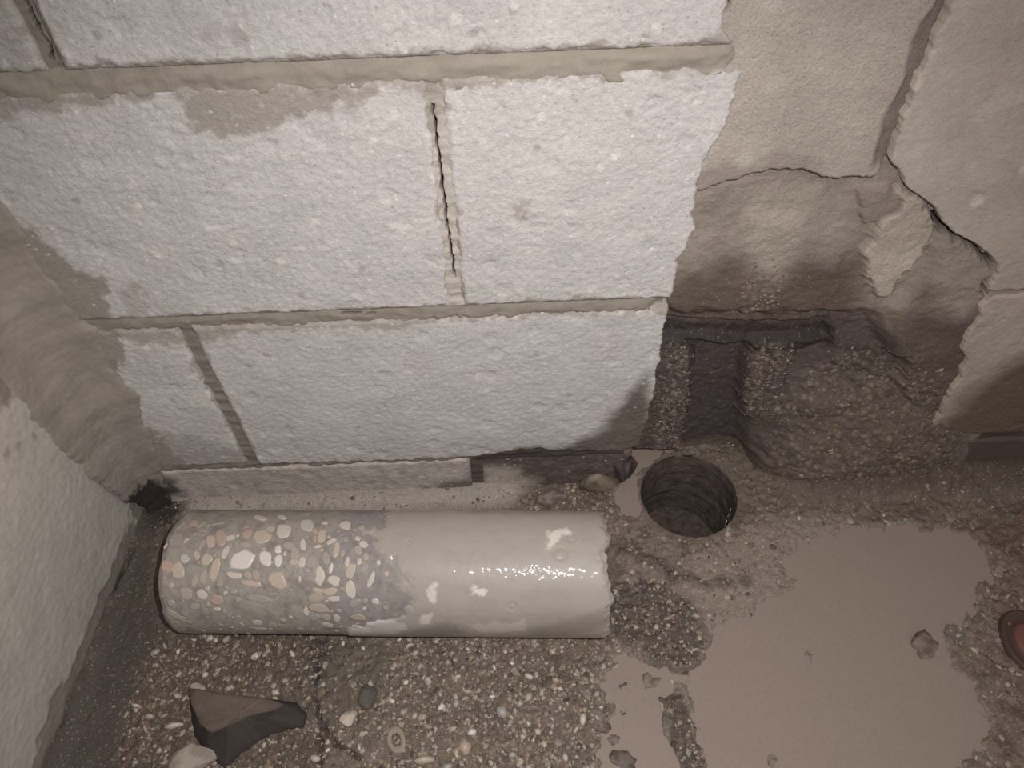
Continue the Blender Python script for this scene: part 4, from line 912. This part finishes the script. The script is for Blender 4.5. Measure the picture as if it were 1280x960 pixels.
('o',[(120.2,92.3),(119.6,96.2),(118.1,96.7),(113.7,96.6),(111.3,94.8),(109.9,93.3),(110.4,90.0),(112.7,88.9),(115.3,89.1),(118.4,90.4)]),
('w',[(109.0,96.4),(109.7,99.8),(107.6,100.4),(105.9,100.8),(103.4,98.8),(103.2,95.5),(103.6,93.5),(106.7,92.5),(108.1,94.0)]),
('l',[(114.7,101.1),(114.5,102.3),(114.0,103.2),(113.1,103.0),(111.9,102.6),(111.0,101.0),(111.3,100.2),(111.6,99.2),(112.6,98.4),(113.8,98.5),(114.6,99.7)]),
('o',[(124.9,99.8),(125.3,103.6),(122.6,104.9),(119.1,105.0),(117.5,102.8),(118.1,99.5),(117.6,94.7),(120.5,94.0),(124.0,96.3)]),
('w',[(101.9,104.4),(102.1,110.7),(99.7,112.4),(98.0,111.8),(93.9,110.0),(91.8,106.2),(90.9,102.8),(91.5,99.3),(94.7,97.9),(97.3,98.8),(100.7,100.4)]),
('w',[(111.5,108.0),(110.5,111.0),(108.7,113.5),(105.8,110.7),(105.4,108.8),(104.7,105.5),(105.2,103.0),(107.9,101.8),(109.8,101.9),(111.9,105.4)]),
('t',[(125.8,108.2),(124.5,109.9),(122.1,110.9),(120.0,111.1),(117.4,109.0),(118.0,107.1),(119.1,105.7),(121.1,105.3),(124.3,105.2)]),
('l',[(131.7,109.6),(130.1,112.8),(127.7,113.2),(125.9,111.9),(125.1,109.5),(126.6,104.5),(128.2,103.1),(130.1,104.2),(131.6,105.5)]),
('g',[(139.9,108.7),(138.3,112.3),(136.1,113.1),(133.3,113.2),(132.0,111.3),(132.5,107.3),(133.1,104.2),(135.3,101.8),(138.9,102.4),(140.0,105.6)]),
('g',[(151.8,102.8),(152.2,107.9),(150.7,110.2),(149.7,110.4),(147.4,110.4),(146.0,106.8),(144.7,101.2),(145.8,98.7),(147.1,98.1),(148.4,99.0),(151.0,101.2)]),
('t',[(159.4,95.4),(159.0,101.5),(157.3,103.2),(155.5,105.0),(153.9,101.1),(154.3,95.7),(154.6,88.2),(156.5,88.7),(157.6,89.7),(158.9,93.2)]),
('o',[(164.6,99.0),(163.8,102.5),(162.8,103.7),(161.4,103.2),(160.4,101.6),(160.2,98.8),(160.5,96.3),(162.2,96.6),(164.0,97.5)]),
('g',[(165.0,86.3),(164.9,88.4),(164.4,89.3),(162.7,89.5),(160.4,88.1),(160.7,86.3),(159.9,83.8),(160.8,82.7),(163.2,83.0),(164.5,84.9)]),
('w',[(155.4,114.4),(154.7,117.1),(153.7,117.7),(152.6,118.1),(152.1,115.1),(152.2,113.8),(152.6,111.6),(153.5,109.0),(154.7,108.4),(155.6,111.3)]),
('l',[(169.2,107.5),(168.6,111.6),(166.6,112.5),(165.9,111.7),(164.9,108.7),(165.4,106.7),(166.7,103.2),(167.8,102.1),(168.9,105.8)]),
('l',[(149.3,121.1),(147.8,124.7),(146.0,129.0),(143.0,128.6),(140.1,124.0),(141.4,120.1),(140.5,116.1),(142.5,110.5),(145.6,112.4),(148.2,115.9)]),
('t',[(174.3,116.1),(173.3,118.4),(172.1,122.5),(168.7,122.6),(166.5,120.2),(166.1,117.7),(167.1,113.0),(168.7,109.0),(171.7,109.1),(173.9,109.0),(175.0,110.5)]),
('l',[(179.4,108.6),(178.2,110.2),(177.3,110.7),(175.6,110.4),(175.4,109.1),(175.7,106.2),(177.0,103.9),(178.5,104.4),(179.2,105.1)]),
('g',[(184.6,113.4),(182.4,117.2),(181.0,118.1),(180.1,117.3),(179.4,113.8),(180.5,110.7),(182.5,109.2),(183.8,108.7),(185.6,109.2)]),
('l',[(190.9,123.7),(189.0,127.0),(187.1,130.2),(184.6,129.8),(185.0,126.6),(186.0,123.2),(187.4,120.1),(189.4,116.1),(191.2,115.4),(191.4,119.8)]),
('l',[(176.2,86.7),(175.3,88.2),(173.2,88.0),(171.4,87.3),(170.5,85.7),(170.9,83.2),(172.0,82.6),(173.6,82.8),(175.9,85.3)]),
('l',[(183.3,93.5),(181.3,95.2),(179.4,94.9),(176.5,93.9),(175.1,90.6),(176.3,88.2),(178.8,87.6),(182.0,89.7),(183.7,91.9)]),
('o',[(178.8,97.4),(179.1,100.0),(176.9,101.6),(175.1,100.5),(173.4,99.9),(171.7,97.8),(171.9,93.4),(173.9,92.7),(176.3,92.7),(177.6,94.2)]),
('o',[(185.7,102.7),(185.4,104.7),(184.3,106.1),(182.0,107.0),(181.0,106.6),(179.2,103.7),(179.0,101.5),(180.1,99.6),(181.1,99.1),(182.9,99.1),(184.8,100.9)]),
('l',[(161.3,125.2),(161.2,128.4),(157.0,129.1),(154.8,127.1),(152.6,126.1),(150.8,123.9),(152.0,120.7),(154.2,119.6),(156.8,119.4),(160.9,120.8),(161.9,122.7)]),
('l',[(175.3,131.1),(175.2,137.4),(172.6,141.3),(169.9,138.3),(168.7,138.9),(166.0,133.0),(166.5,127.8),(167.8,125.4),(170.7,122.6),(173.2,125.2),(174.1,127.4)]),
('t',[(114.2,121.2),(117.3,128.6),(112.3,132.5),(109.5,131.9),(103.0,128.9),(102.4,126.8),(99.6,121.9),(103.8,117.0),(109.3,116.6),(112.8,117.1)]),
('t',[(148.8,133.6),(146.8,135.1),(144.4,134.7),(140.9,134.2),(138.8,133.3),(138.7,131.3),(138.6,129.7),(143.2,130.5),(144.8,130.8),(149.0,132.1)]),
('t',[(160.0,132.4),(157.6,135.9),(155.3,136.9),(152.5,137.6),(149.7,137.0),(147.4,134.9),(146.8,132.4),(149.3,131.0),(152.1,130.8),(154.6,129.5),(159.4,131.1)]),
('o',[(147.5,138.7),(147.2,141.4),(141.7,143.8),(137.4,143.8),(134.3,142.5),(134.2,138.4),(136.2,137.6),(139.1,134.9),(143.6,134.0),(146.8,135.2)]),
('l',[(161.6,139.5),(161.6,141.7),(159.1,142.6),(155.2,142.6),(153.7,142.1),(152.2,141.4),(150.0,139.7),(151.7,138.7),(154.9,137.7),(160.3,137.8),(161.4,138.0)]),
('o',[(150.7,149.4),(153.0,153.6),(143.4,154.7),(138.4,153.3),(134.0,151.6),(133.1,147.7),(138.5,145.2),(145.8,145.1),(149.7,147.5)]),
('l',[(134.0,152.9),(133.9,154.8),(133.6,157.9),(131.9,158.8),(130.5,158.1),(129.4,155.0),(129.1,151.8),(130.8,149.8),(132.0,147.4),(133.4,149.3)]),
('o',[(152.0,161.0),(151.1,163.6),(149.5,165.3),(146.4,164.1),(145.3,162.8),(144.9,160.6),(144.5,158.4),(147.0,156.4),(150.4,157.1),(152.4,158.2)]),
('b',[(159.5,163.8),(157.9,166.6),(155.1,165.8),(154.1,163.5),(154.2,160.3),(154.9,156.4),(158.1,156.3),(159.2,157.4),(160.7,160.1)]),
('g',[(143.1,160.3),(142.5,161.5),(140.4,163.4),(137.6,164.8),(135.1,164.6),(133.2,161.8),(134.5,158.7),(136.6,156.6),(137.4,155.7),(140.8,155.0),(143.0,158.2)]),
('b',[(152.0,173.4),(150.9,175.7),(149.0,175.9),(145.9,174.3),(142.4,170.2),(142.8,168.7),(145.0,167.1),(148.2,166.4),(149.9,167.4),(152.7,170.4)]),
('o',[(103.4,171.9),(101.6,177.4),(99.2,176.3),(96.4,177.3),(95.2,173.5),(96.0,169.7),(98.7,166.4),(100.6,167.3),(102.5,167.8)]),
('o',[(165.6,131.3),(165.4,132.1),(164.3,132.6),(163.3,132.9),(161.8,132.2),(161.7,131.3),(162.2,130.1),(162.9,129.3),(163.9,129.4),(165.4,130.3)]),
('g',[(179.5,140.6),(179.5,143.2),(176.5,146.5),(171.6,149.7),(169.2,148.1),(170.1,146.1),(168.5,144.6),(172.9,140.8),(177.3,140.0)]),
('g',[(185.3,140.9),(185.7,142.2),(185.0,143.9),(182.7,146.0),(180.9,145.2),(180.8,143.7),(180.4,143.0),(180.8,140.6),(182.7,139.5),(184.5,139.8)]),
('o',[(181.8,161.9),(181.3,163.6),(174.5,163.7),(169.0,161.9),(168.3,158.8),(170.3,157.8),(172.9,155.1),(176.6,155.7),(181.8,158.0)]),
('l',[(129.1,123.3),(128.9,124.2),(128.1,125.3),(127.1,125.2),(126.4,124.2),(126.5,122.8),(126.2,121.7),(127.2,119.8),(128.4,120.3),(128.8,120.8)]),
('l',[(194.8,142.7),(195.5,144.8),(193.0,145.6),(190.9,145.3),(188.5,144.4),(187.8,143.3),(188.6,140.5),(190.2,139.8),(193.0,139.6),(194.2,140.5)]),
('g',[(135.2,113.9),(136.1,115.1),(135.7,117.1),(133.1,117.7),(132.0,117.6),(131.1,116.8),(129.9,115.5),(130.7,113.8),(132.6,113.2),(134.2,113.2)]),
('o',[(177.4,72.5),(176.9,73.4),(176.3,75.3),(174.3,75.2),(172.3,75.0),(171.5,73.6),(170.8,71.6),(171.9,69.6),(172.9,69.2),(175.4,68.7),(177.0,69.4)]),
('g',[(108.7,135.8),(108.2,136.6),(105.7,137.3),(104.8,137.2),(101.1,137.1),(100.4,136.8),(101.0,135.5),(101.8,135.1),(104.0,134.8),(106.1,134.7),(107.9,135.1)]),
('g',[(99.9,142.1),(99.7,144.1),(96.7,145.1),(93.5,144.7),(91.6,144.4),(90.9,142.0),(91.4,140.4),(93.7,138.8),(96.8,139.2),(99.3,140.4)])]
rf = np.random.RandomState(9); cen = [(np.mean([q[0] for q in p]), np.mean([q[1] for q in p]) * 0.96, max(np.ptp([q[0] for q in p]), np.ptp([q[1] for q in p]) * 0.96) * 0.5) for t, p in PEBS]
tries = 0
while len(cen) < 290 and tries < 14000:            # smaller cut stones between the large ones
    tries += 1
    a_, b_, q_ = rf.uniform((S0 + 0.004) * 1000, 232), rf.uniform(62, 250), rf.choice([1.0, 1.3, 1.6, 2.0, 2.6, 3.2])
    if any(math.hypot(a_ - x_, b_ * 0.96 - y_) < q_ + z_ * 0.72 for x_, y_, z_ in cen): continue
    cen.append((a_, b_ * 0.96, q_)); e_ = rf.uniform(0.5, 1.0); w_ = rf.uniform(0, 3.14); n_ = rf.randint(7, 10)
    pp = []
    for i_ in range(n_):
        t_ = 6.2832 * i_ / n_ + rf.uniform(-.2, .2); r_ = q_ * rf.uniform(.8, 1.15)
        x_, y_ = r_ * math.cos(t_), r_ * e_ * math.sin(t_)
        pp.append((a_ + x_ * math.cos(w_) - y_ * math.sin(w_), b_ + (x_ * math.sin(w_) + y_ * math.cos(w_)) / 0.96))
    PEBS.append(('oogtgogl'[rf.randint(8)], pp))
for tone, pts in PEBS:
    s = np.array([q[0] for q in pts]) / 1000.0; th = np.radians(np.array([q[1] for q in pts]))
    big = np.ptp(s) > 0.008 or np.ptp(th) * CR > 0.008
    if big:
        s = np.stack([s, (s + np.roll(s, -1)) / 2], -1).ravel(); th = np.stack([th, (th + np.roll(th, -1)) / 2], -1).ravel()
    cs, ct = s.mean(), th.mean(); n = len(s)
    rings = [(1.0, -0.0003), (0.985, 0.00013)] + [(f, 0.00014) for f in ((0.75, 0.5, 0.25) if big else (0.5,))]
    nr = len(rings)
    V = np.concatenate([cyl(cs + (s - cs) * f, ct + (th - ct) * f, np.full(n, CR + h)) for f, h in rings] + [cyl(np.array([cs]), np.array([ct]), np.array([CR + 0.00014]))])
    k = np.arange(n); k2 = (k + 1) % n
    F4 = np.concatenate([np.stack([k + n * j, k2 + n * j, k2 + n * (j + 1), k + n * (j + 1)], -1) for j in range(nr - 1)])
    F3 = np.stack([k + (nr - 1) * n, k2 + (nr - 1) * n, np.full(n, nr * n)], -1)
    core_child('pebble', V, [F4, F3], PEB[tone])

# coat of grey slurry on the right half
us = np.linspace(0, 1, 260); ut = np.radians(np.linspace(40, 262, 230))
SU, ST = np.meshgrid(us, ut)
sl0 = [(0.1619,119.9)][0][0]
RL = np.interp(ST, TH, endR)
SU = sl0 + (RL - 0.0008 - sl0) * SU
arc = ST * CR
BND = [(0.1867,30.3),(0.1888,64.8),(0.1804,81.4),(0.1937,98.8),(0.2044,114.2),(0.2162,129.9),(0.2207,142.2),(0.2117,157.5),(0.1799,166.2),(0.1594,185.3),(0.1497,197.5)]
bth = np.array([q[1] for q in BND]); bs_ = np.array([q[0] for q in BND])
o_ = np.argsort(bth)
bnd = np.interp(np.degrees(ST), bth[o_], bs_[o_])
dd = SU - bnd + 0.010 * fbm(SU, arc, 0.02, 4, 3) + 0.004 * fbm(SU, arc, 0.005, 3, 4)
th_ = 0.0011 * ss(-0.001, 0.012, dd) - 0.0010 * (1 - ss(-0.003, 0.001, dd))
th_ = th_ + 0.00012 * fbm(SU, arc, 0.03, 3, 5) * ss(0, 0.02, dd) + 0.00008 * fbm(SU, arc * 0.6, 0.006, 3, 6) * ss(0, 0.02, dd)
endd = RL - SU
th_ = th_ - 0.0032 * (1 - ss(0, 0.006, endd + 0.002 * fbm(SU, arc, 0.006, 2, 3)))
# small pinholes and a ring scar
for (s_, t_, w_) in [(0.2188,89.6,0.0022),(0.3572,83.8,0.004),(0.3473,99.4,0.005),(0.3069,145.4,0.003),(0.2728,98.4,0.0012),(0.3794,104.8,0.0012)]:
    d_ = np.hypot(SU - s_, (ST - R(t_)) * CR)
    th_ = th_ - 0.0007 * np.exp(-((d_ - w_) / (w_ * 0.3)) ** 2)
sp = Paint(SU.shape, (164, 155, 147), 0.55)
sp.mul(1 + 0.04 * fbm(SU, arc, 0.06, 3, 3))
sp.over(0.28 * ss(0.0, 0.6, fbm(SU * 0.5, arc, 0.012, 4, 14)) * (1 - ss(R(180), R(160), ST) * 0), (150, 139, 129), 0.5)
for poly, c_, a_ in (([(0.1897,136.5),(0.2087,133.5),(0.2122,150.3),(0.1916,153.1)], (186, 180, 174), 0.5),
                     ([(0.3367,76.7),(0.3534,74.7),(0.3559,80.3),(0.3448,85.5),(0.3406,96.5),(0.3365,98.0)], (222, 212, 202), 0.8),
                     ([(0.2364,126.3),(0.2432,126.2),(0.243,142.1),(0.2369,142.1)], (220, 211, 202), 0.7),
                     ([(0.2721,128.8),(0.2842,128.7),(0.2841,135.1),(0.2734,135.1)], (224, 215, 206), 0.85),
                     ([(0.229,153.6),(0.2378,153.6),(0.2384,165.4),(0.2286,167.9)], (205, 198, 192), 0.8),
                     ([(0.1625,167.7),(0.191,159.7),(0.2146,163.5),(0.2193,183.6),(0.1653,191.0)], (198, 192, 186), 0.8),
                     ([(0.269,167.3),(0.3067,162.4),(0.3168,160.2),(0.3187,177.4),(0.2787,180.1)], (186, 178, 169), 0.8),
                     ([(0.3201,172.9),(0.3405,164.0),(0.3872,148.7),(0.3899,165.6),(0.3479,189.9),(0.32,191.2)], (128, 118, 110), 0.6),
                     ([(0.2079,179.8),(0.2522,163.0),(0.2651,175.3),(0.2596,201.4),(0.2062,201.4)], (122, 114, 110), 0.7)):
    sf = 0.006 if c_[0] < 140 else 0.0014
    mk = inside([(q[0], R(q[1]) * CR) for q in poly], SU, arc, sf, 0.003, 0.008, 6)
    sp.over(mk * a_, c_, 0.45)
PS = cyl(SU, ST, CR + th_)
PS = PS - np.array(core.location[:])
grid_obj('slurry_coat', PS, M_slurry, core, sp, flip=True)

# ------------------------------------------------------------------ loose stones and clumps
def tinted_stone(name, seed, size, loc, rot, rgb, rgb2, label, cat, sub=4, cuts=8, flat=0.7, group=None, wet=0.4, rough=0.10):
    me = stone_mesh(name, seed, sub=sub, flat=flat, cuts=cuts, rough=rough)
    V = np.empty(len(me.vertices) * 3, np.float32); me.vertices.foreach_get('co', V); V = V.reshape(-1, 3).astype(float)
    n = fbm(V[:, 0] + V[:, 2], V[:, 1] - V[:, 2], 0.3, 4, seed)
    V *= (1 + (0.14 if name == 'mud_clump' else 0.05) * fbm(V[:, 0] + V[:, 2], V[:, 1] - V[:, 2], 0.16 if name == 'mud_clump' else 0.12, 3, seed + 3))[:, None]
    me.vertices.foreach_set('co', (V * np.array(size)).astype(np.float32).ravel())
    k = ss(-0.2, 0.4, n)[:, None]
    c = lin(rgb) * (1 - k) + lin(rgb2) * k
    a = me.attributes.new('tint', 'FLOAT_COLOR', 'POINT'); cc = np.ones((len(V), 4), np.float32); cc[:, :3] = c; a.data.foreach_set('color', cc.ravel())
    a = me.attributes.new('wet', 'FLOAT', 'POINT'); a.data.foreach_set('value', np.full(len(V), wet, np.float32))
    me.materials.append(M_stone); me.update()
    o = bpy.data.objects.new(name, me); o.location = loc; o.rotation_euler = rot
    return link(o, None, label, cat, group)

def at(x, y, dz=0.0):
    return (x, y, float(sample_grid(xs, ys, FZ, np.array([x]), np.array([y]))[0]) + dz)

# big dark broken lump of concrete: a wedge with a brown top and slate-dark flanks
OUT = [(-0.2577,-0.2),(-0.2529,-0.196),(-0.2346,-0.2009),(-0.213,-0.2017),(-0.1802,-0.2057),(-0.1604,-0.2092),(-0.1489,-0.2205),(-0.1516,-0.231),(-0.1682,-0.2317),(-0.1852,-0.2376),(-0.2033,-0.2511),(-0.2136,-0.2607),(-0.2296,-0.2495),(-0.2458,-0.2328)]
RIDGE = [(-0.2491,-0.2003),(-0.2119,-0.2073),(-0.1791,-0.2119),(-0.1665,-0.2158),(-0.1727,-0.2209),(-0.1959,-0.2248),(-0.2136,-0.234),(-0.2226,-0.2375),(-0.2339,-0.2299),(-0.2448,-0.2128)]
def wedge():
    cx = np.mean([q[0] for q in OUT]); cy = np.mean([q[1] for q in OUT])
    n = 96; A = np.linspace(0, 2 * np.pi, n, endpoint=False)
    def radial(poly):
        out = []
        for a in A:
            best = 0
            for k in range(len(poly)):
                x0, y0 = poly[k][0] - cx, poly[k][1] - cy; x1, y1 = poly[(k + 1) % len(poly)][0] - cx, poly[(k + 1) % len(poly)][1] - cy
                den = math.cos(a) * (y1 - y0) - math.sin(a) * (x1 - x0)
                if abs(den) < 1e-12: continue
                t = (x0 * (y1 - y0) - y0 * (x1 - x0)) / den
                u = (x0 * math.sin(a) - y0 * math.cos(a)) / den
                if t > 0 and 0 <= u <= 1: best = max(best, t)
            out.append(best)
        return np.array(out)
    ro = radial(OUT); rt = radial(RIDGE)
    rt = np.where(rt <= 0, ro * 0.6, np.minimum(rt, ro * 0.93))
    V = []; C = []
    top = lin((98, 85, 76)); flank = lin((66, 60, 57)); flank2 = lin((58, 50, 47))
    levels = [(ro * 1.0, -0.004, 0), (ro * 1.0, 0.003, 0)] + [(ro + (rt - ro) * f, 0.003 + (0.021) * f, f) for f in np.linspace(0.12, 1, 12)] + [(rt * f, 0.0245, 1) for f in (0.85, 0.65, 0.45, 0.25, 0.08)]
    for (r_, z_, f) in levels:
        X = cx + r_ * np.cos(A); Y = cy + r_ * np.sin(A)
        slope = 0.010 * ((X - cx) * 0.0 / 0.06) - 0.06 * (X - cx) * (f >= 1)
        Z = z_ + slope + 0.0012 * fbm(X, Y, 0.012, 4, 3) * (f > 0) + 0.0009 * fbm(X, Y, 0.004, 3, 5) * (f > 0)
        V.append(np.stack([X, Y, Z], -1))
        g = np.clip(fbm(X, Y, 0.02, 3, 7) * 0.5 + 0.5, 0, 1)[:, None]
        C.append(top[None] * (0.8 + 0.4 * g) if f >= 1 else (flank[None] * (1 - g) + flank2[None] * g))
    k = np.arange(n); k2 = (k + 1) % n; F = []
    for j in range(len(levels) - 1):
        F.append(np.stack([k + n * j, k2 + n * j, k2 + n * (j + 1), k + n * (j + 1)], -1))
    V = np.concatenate(V); C = np.concatenate(C)
    loc = np.array([cx, cy, 0.0])
    o = mesh_obj('broken_concrete_lump', V - loc, F + [(k + n * (len(levels) - 1))[None, :]], M_stone, None, C, np.full(len(V), 0.25),
                 label='big dark wedge of broken concrete lying on the gravel in front of the core', cat='rubble')
    o.location = loc + np.array([0, 0, 0.001])
wedge()
(x, y), = [(-0.2399,-0.2522)]
tinted_stone('pale_stone', 5, (0.042, 0.032, 0.020), at(x, y, 0.003), (0.1, 0.1, 0.5), (160, 148, 136), (138, 126, 116), 'pale angular stone below the dark concrete wedge at the bottom edge', 'stone')
(x, y), = [(-0.245,-0.1991)]
tinted_stone('pale_stone', 8, (0.017, 0.010, 0.010), at(x - 0.002, y + 0.003, 0.010), (0.1, 0.1, -0.3), (170, 158, 146), (150, 140, 130), 'small white chip stuck at the upper left corner of the dark concrete wedge', 'stone', sub=3)
(x, z), = [(0.1552,0.043)]
tinted_stone('dark_stone', 12, (0.032, 0.030, 0.075), (x, 0.010, z - 0.018), (0.25, 0.15, 0.3), (88, 78, 76), (66, 58, 56), 'dark stone jammed under the broken block edge left of the drilled hole', 'stone')
(x, z), = [(0.1269,0.0183)]
tinted_stone('rubble_stone', 15, (0.042, 0.030, 0.064), (x, 0.001, z - 0.004), (0.3, 0.1, 0.2), (134, 120, 106), (96, 84, 74), 'brown gritty stone at the wall foot above the right end of the core', 'stone', rough=0.25)
(x, y), = [(0.0783,-0.008)]
tinted_stone('rubble_stone', 16, (0.036, 0.020, 0.018), at(x, y - 0.004, 0.003), (0.1, 0.2, 0.3), (132, 120, 112), (104, 92, 84), 'grey stone between the core and the soaked base of the wall', 'stone')
(x, y), = [(-0.1127,-0.2245)]
tinted_stone('pale_pebble', 21, (0.017, 0.014, 0.012), at(x, y, 0.002), (0.1, 0, 0.4), (192, 178, 162), (178, 162, 146), 'cream pebble, the brightest one right of the dark concrete wedge', 'pebble', sub=3)
(x, y), = [(-0.0967,-0.2075)]
tinted_stone('dark_stone', 23, (0.020, 0.024, 0.012), at(x, y, 0.001), (0.1, 0, 0.4), (98, 92, 84), (82, 77, 71), 'flat dull grey-green stone in the gravel right of the mud crack', 'stone', sub=3)
(x, z), = [(0.1938,0.0234)]
tinted_stone('rubble_stone', 27, (0.052, 0.024, 0.026), (x + 0.008, 0.044, z), (0.1, 0.1, -0.2), (122, 110, 98), (92, 80, 72), 'long muddy stone on the ledge just above the drilled hole', 'stone')
# curled shell-like ring chip
(x, y), = [(-0.0702,-0.2432)]
A, Bq = np.meshgrid(np.linspace(0, 2 * np.pi, 41)[:-1], np.linspace(0, 2 * np.pi, 13)[:-1], indexing='ij')
RX = 0.0078 + 0.0031 * np.cos(Bq) + 0.0008 * noise(np.cos(A) * 0.01, np.sin(A) * 0.01, 0.006, 3)
V = np.stack([RX * np.cos(A) * 0.75, RX * np.sin(A) * 1.1, 0.0018 * np.sin(Bq)], -1)
i_ = np.arange(40 * 12).reshape(40, 12)
Fq = np.stack([i_, np.roll(i_, -1, 0), np.roll(np.roll(i_, -1, 0), -1, 1), np.roll(i_, -1, 1)], -1).reshape(-1, 4)
o = mesh_obj('ring_chip', V.reshape(-1, 3), [Fq], material('ring_chip_tan', rgb=(146, 132, 118), dry=0.6, bumps=((700, 0.4, 0.0006),), speck=0.15), None, label='tan ring-shaped chip with a dark centre in the gravel', cat='chip')
o.location = at(x, y, 0.0012); o.rotation_euler = (0.1, -0.1, 0.3)

# lumps standing in the slurry
CLUMPS = [
    ([(0.4101,-0.1809)], (0.030, 0.030, 0.018), (98, 86, 78), 'rough brown mud clump in the right part of the large puddle'),
    ([(0.2996,-0.1846)], (0.016, 0.014, 0.008), (104, 92, 84), 'small dark lump alone in the middle of the large puddle'),
    ([(0.2481,-0.2688)], (0.016, 0.014, 0.010), (112, 100, 92), 'small lump near the bottom edge of the large puddle'),
    ([(0.3095,-0.1433)], (0.012, 0.008, 0.006), (140, 128, 116), 'tiny pale lump near the upper shore of the large puddle'),
    ([(0.1262,-0.2289)], (0.011, 0.009, 0.009), (78, 68, 62), 'round dark pebble standing in the smaller slurry puddle'),
    ([(0.127,-0.205)], (0.013, 0.009, 0.007), (78, 68, 62), 'dark crumb at the top of the smaller slurry puddle'),
    ([(0.1129,-0.229)], (0.022, 0.018, 0.012), (112, 98, 88), 'brown lump on the left shore of the smaller slurry puddle'),
    ([(0.1082,-0.2407)], (0.014, 0.018, 0.012), (92, 80, 72), 'dark lump just below the brown one on the left shore of the smaller puddle'),
    ([(0.1159,-0.2513)], (0.016, 0.014, 0.011), (100, 88, 80), 'pointed lump lowest on the left shore of the smaller slurry puddle'),
    ([(0.1236,-0.2667)], (0.026, 0.022, 0.014), (86, 75, 68), 'wide dark clump at the bottom edge of the smaller slurry puddle'),
    ([(0.1534,-0.2004)], (0.030, 0.018, 0.012), (104, 92, 84), 'wet gritty lump between the dark gravel patch and the smaller puddle'),
    ([(0.1667,-0.2244)], (0.018, 0.018, 0.012), (132, 120, 110), 'grey rounded stone at the head of the gritty strip'),
    ([(0.2915,-0.075)], (0.022, 0.020, 0.016), (80, 68, 62), 'dark wet clump on the mud right of the drilled hole'),
]
for k, (pp, s, c_, lab) in enumerate(CLUMPS):
    x, y = pp[0]
    tinted_stone('mud_clump', 40 + k, s, (x, y, -0.0015), (0.1, 0.1, k * 0.7), tuple(v * 1.3 for v in c_), tuple(v * 0.95 for v in c_), lab, 'clump', group='lumps standing in the slurry', sub=3, rough=0.3, wet=0.8)

# dull red rubber cap half out of the frame
(x, y), = [(0.4993,-0.1822)]
A = np.linspace(0, 2 * np.pi, 49)[:-1]; V = []; prof = [(0.0, 0.006), (0.010, 0.0062), (0.0125, 0.0055), (0.0135, 0.002), (0.017, 0.0005), (0.021, 0.004), (0.0225, 0.0035), (0.0235, -0.004)]
for r_, z_ in prof: V.append(np.stack([r_ * np.cos(A), 1.35 * r_ * np.sin(A), np.full(48, z_)], -1))
k = np.arange(48); k2 = (k + 1) % 48
F = [np.stack([k + 48 * j, k + 48 * (j + 1), k2 + 48 * (j + 1), k2 + 48 * j], -1) for j in range(len(prof) - 1)]
capo = bpy.data.objects.new('rubber_cap', None); link(capo, label='dull red round rubber cap in dark mud, cut off by the right edge', cat='cap')
capo.location = at(x, y, 0.002)
mesh_obj('cap_button', np.concatenate(V[:4]), F[:3], M_rust, capo)
mesh_obj('cap_rim', np.concatenate(V[3:]), F[:4], material('dark_rubber', rgb=(78, 60, 54), dry=0.5, bumps=((400, 0.3, 0.0006),)), capo)
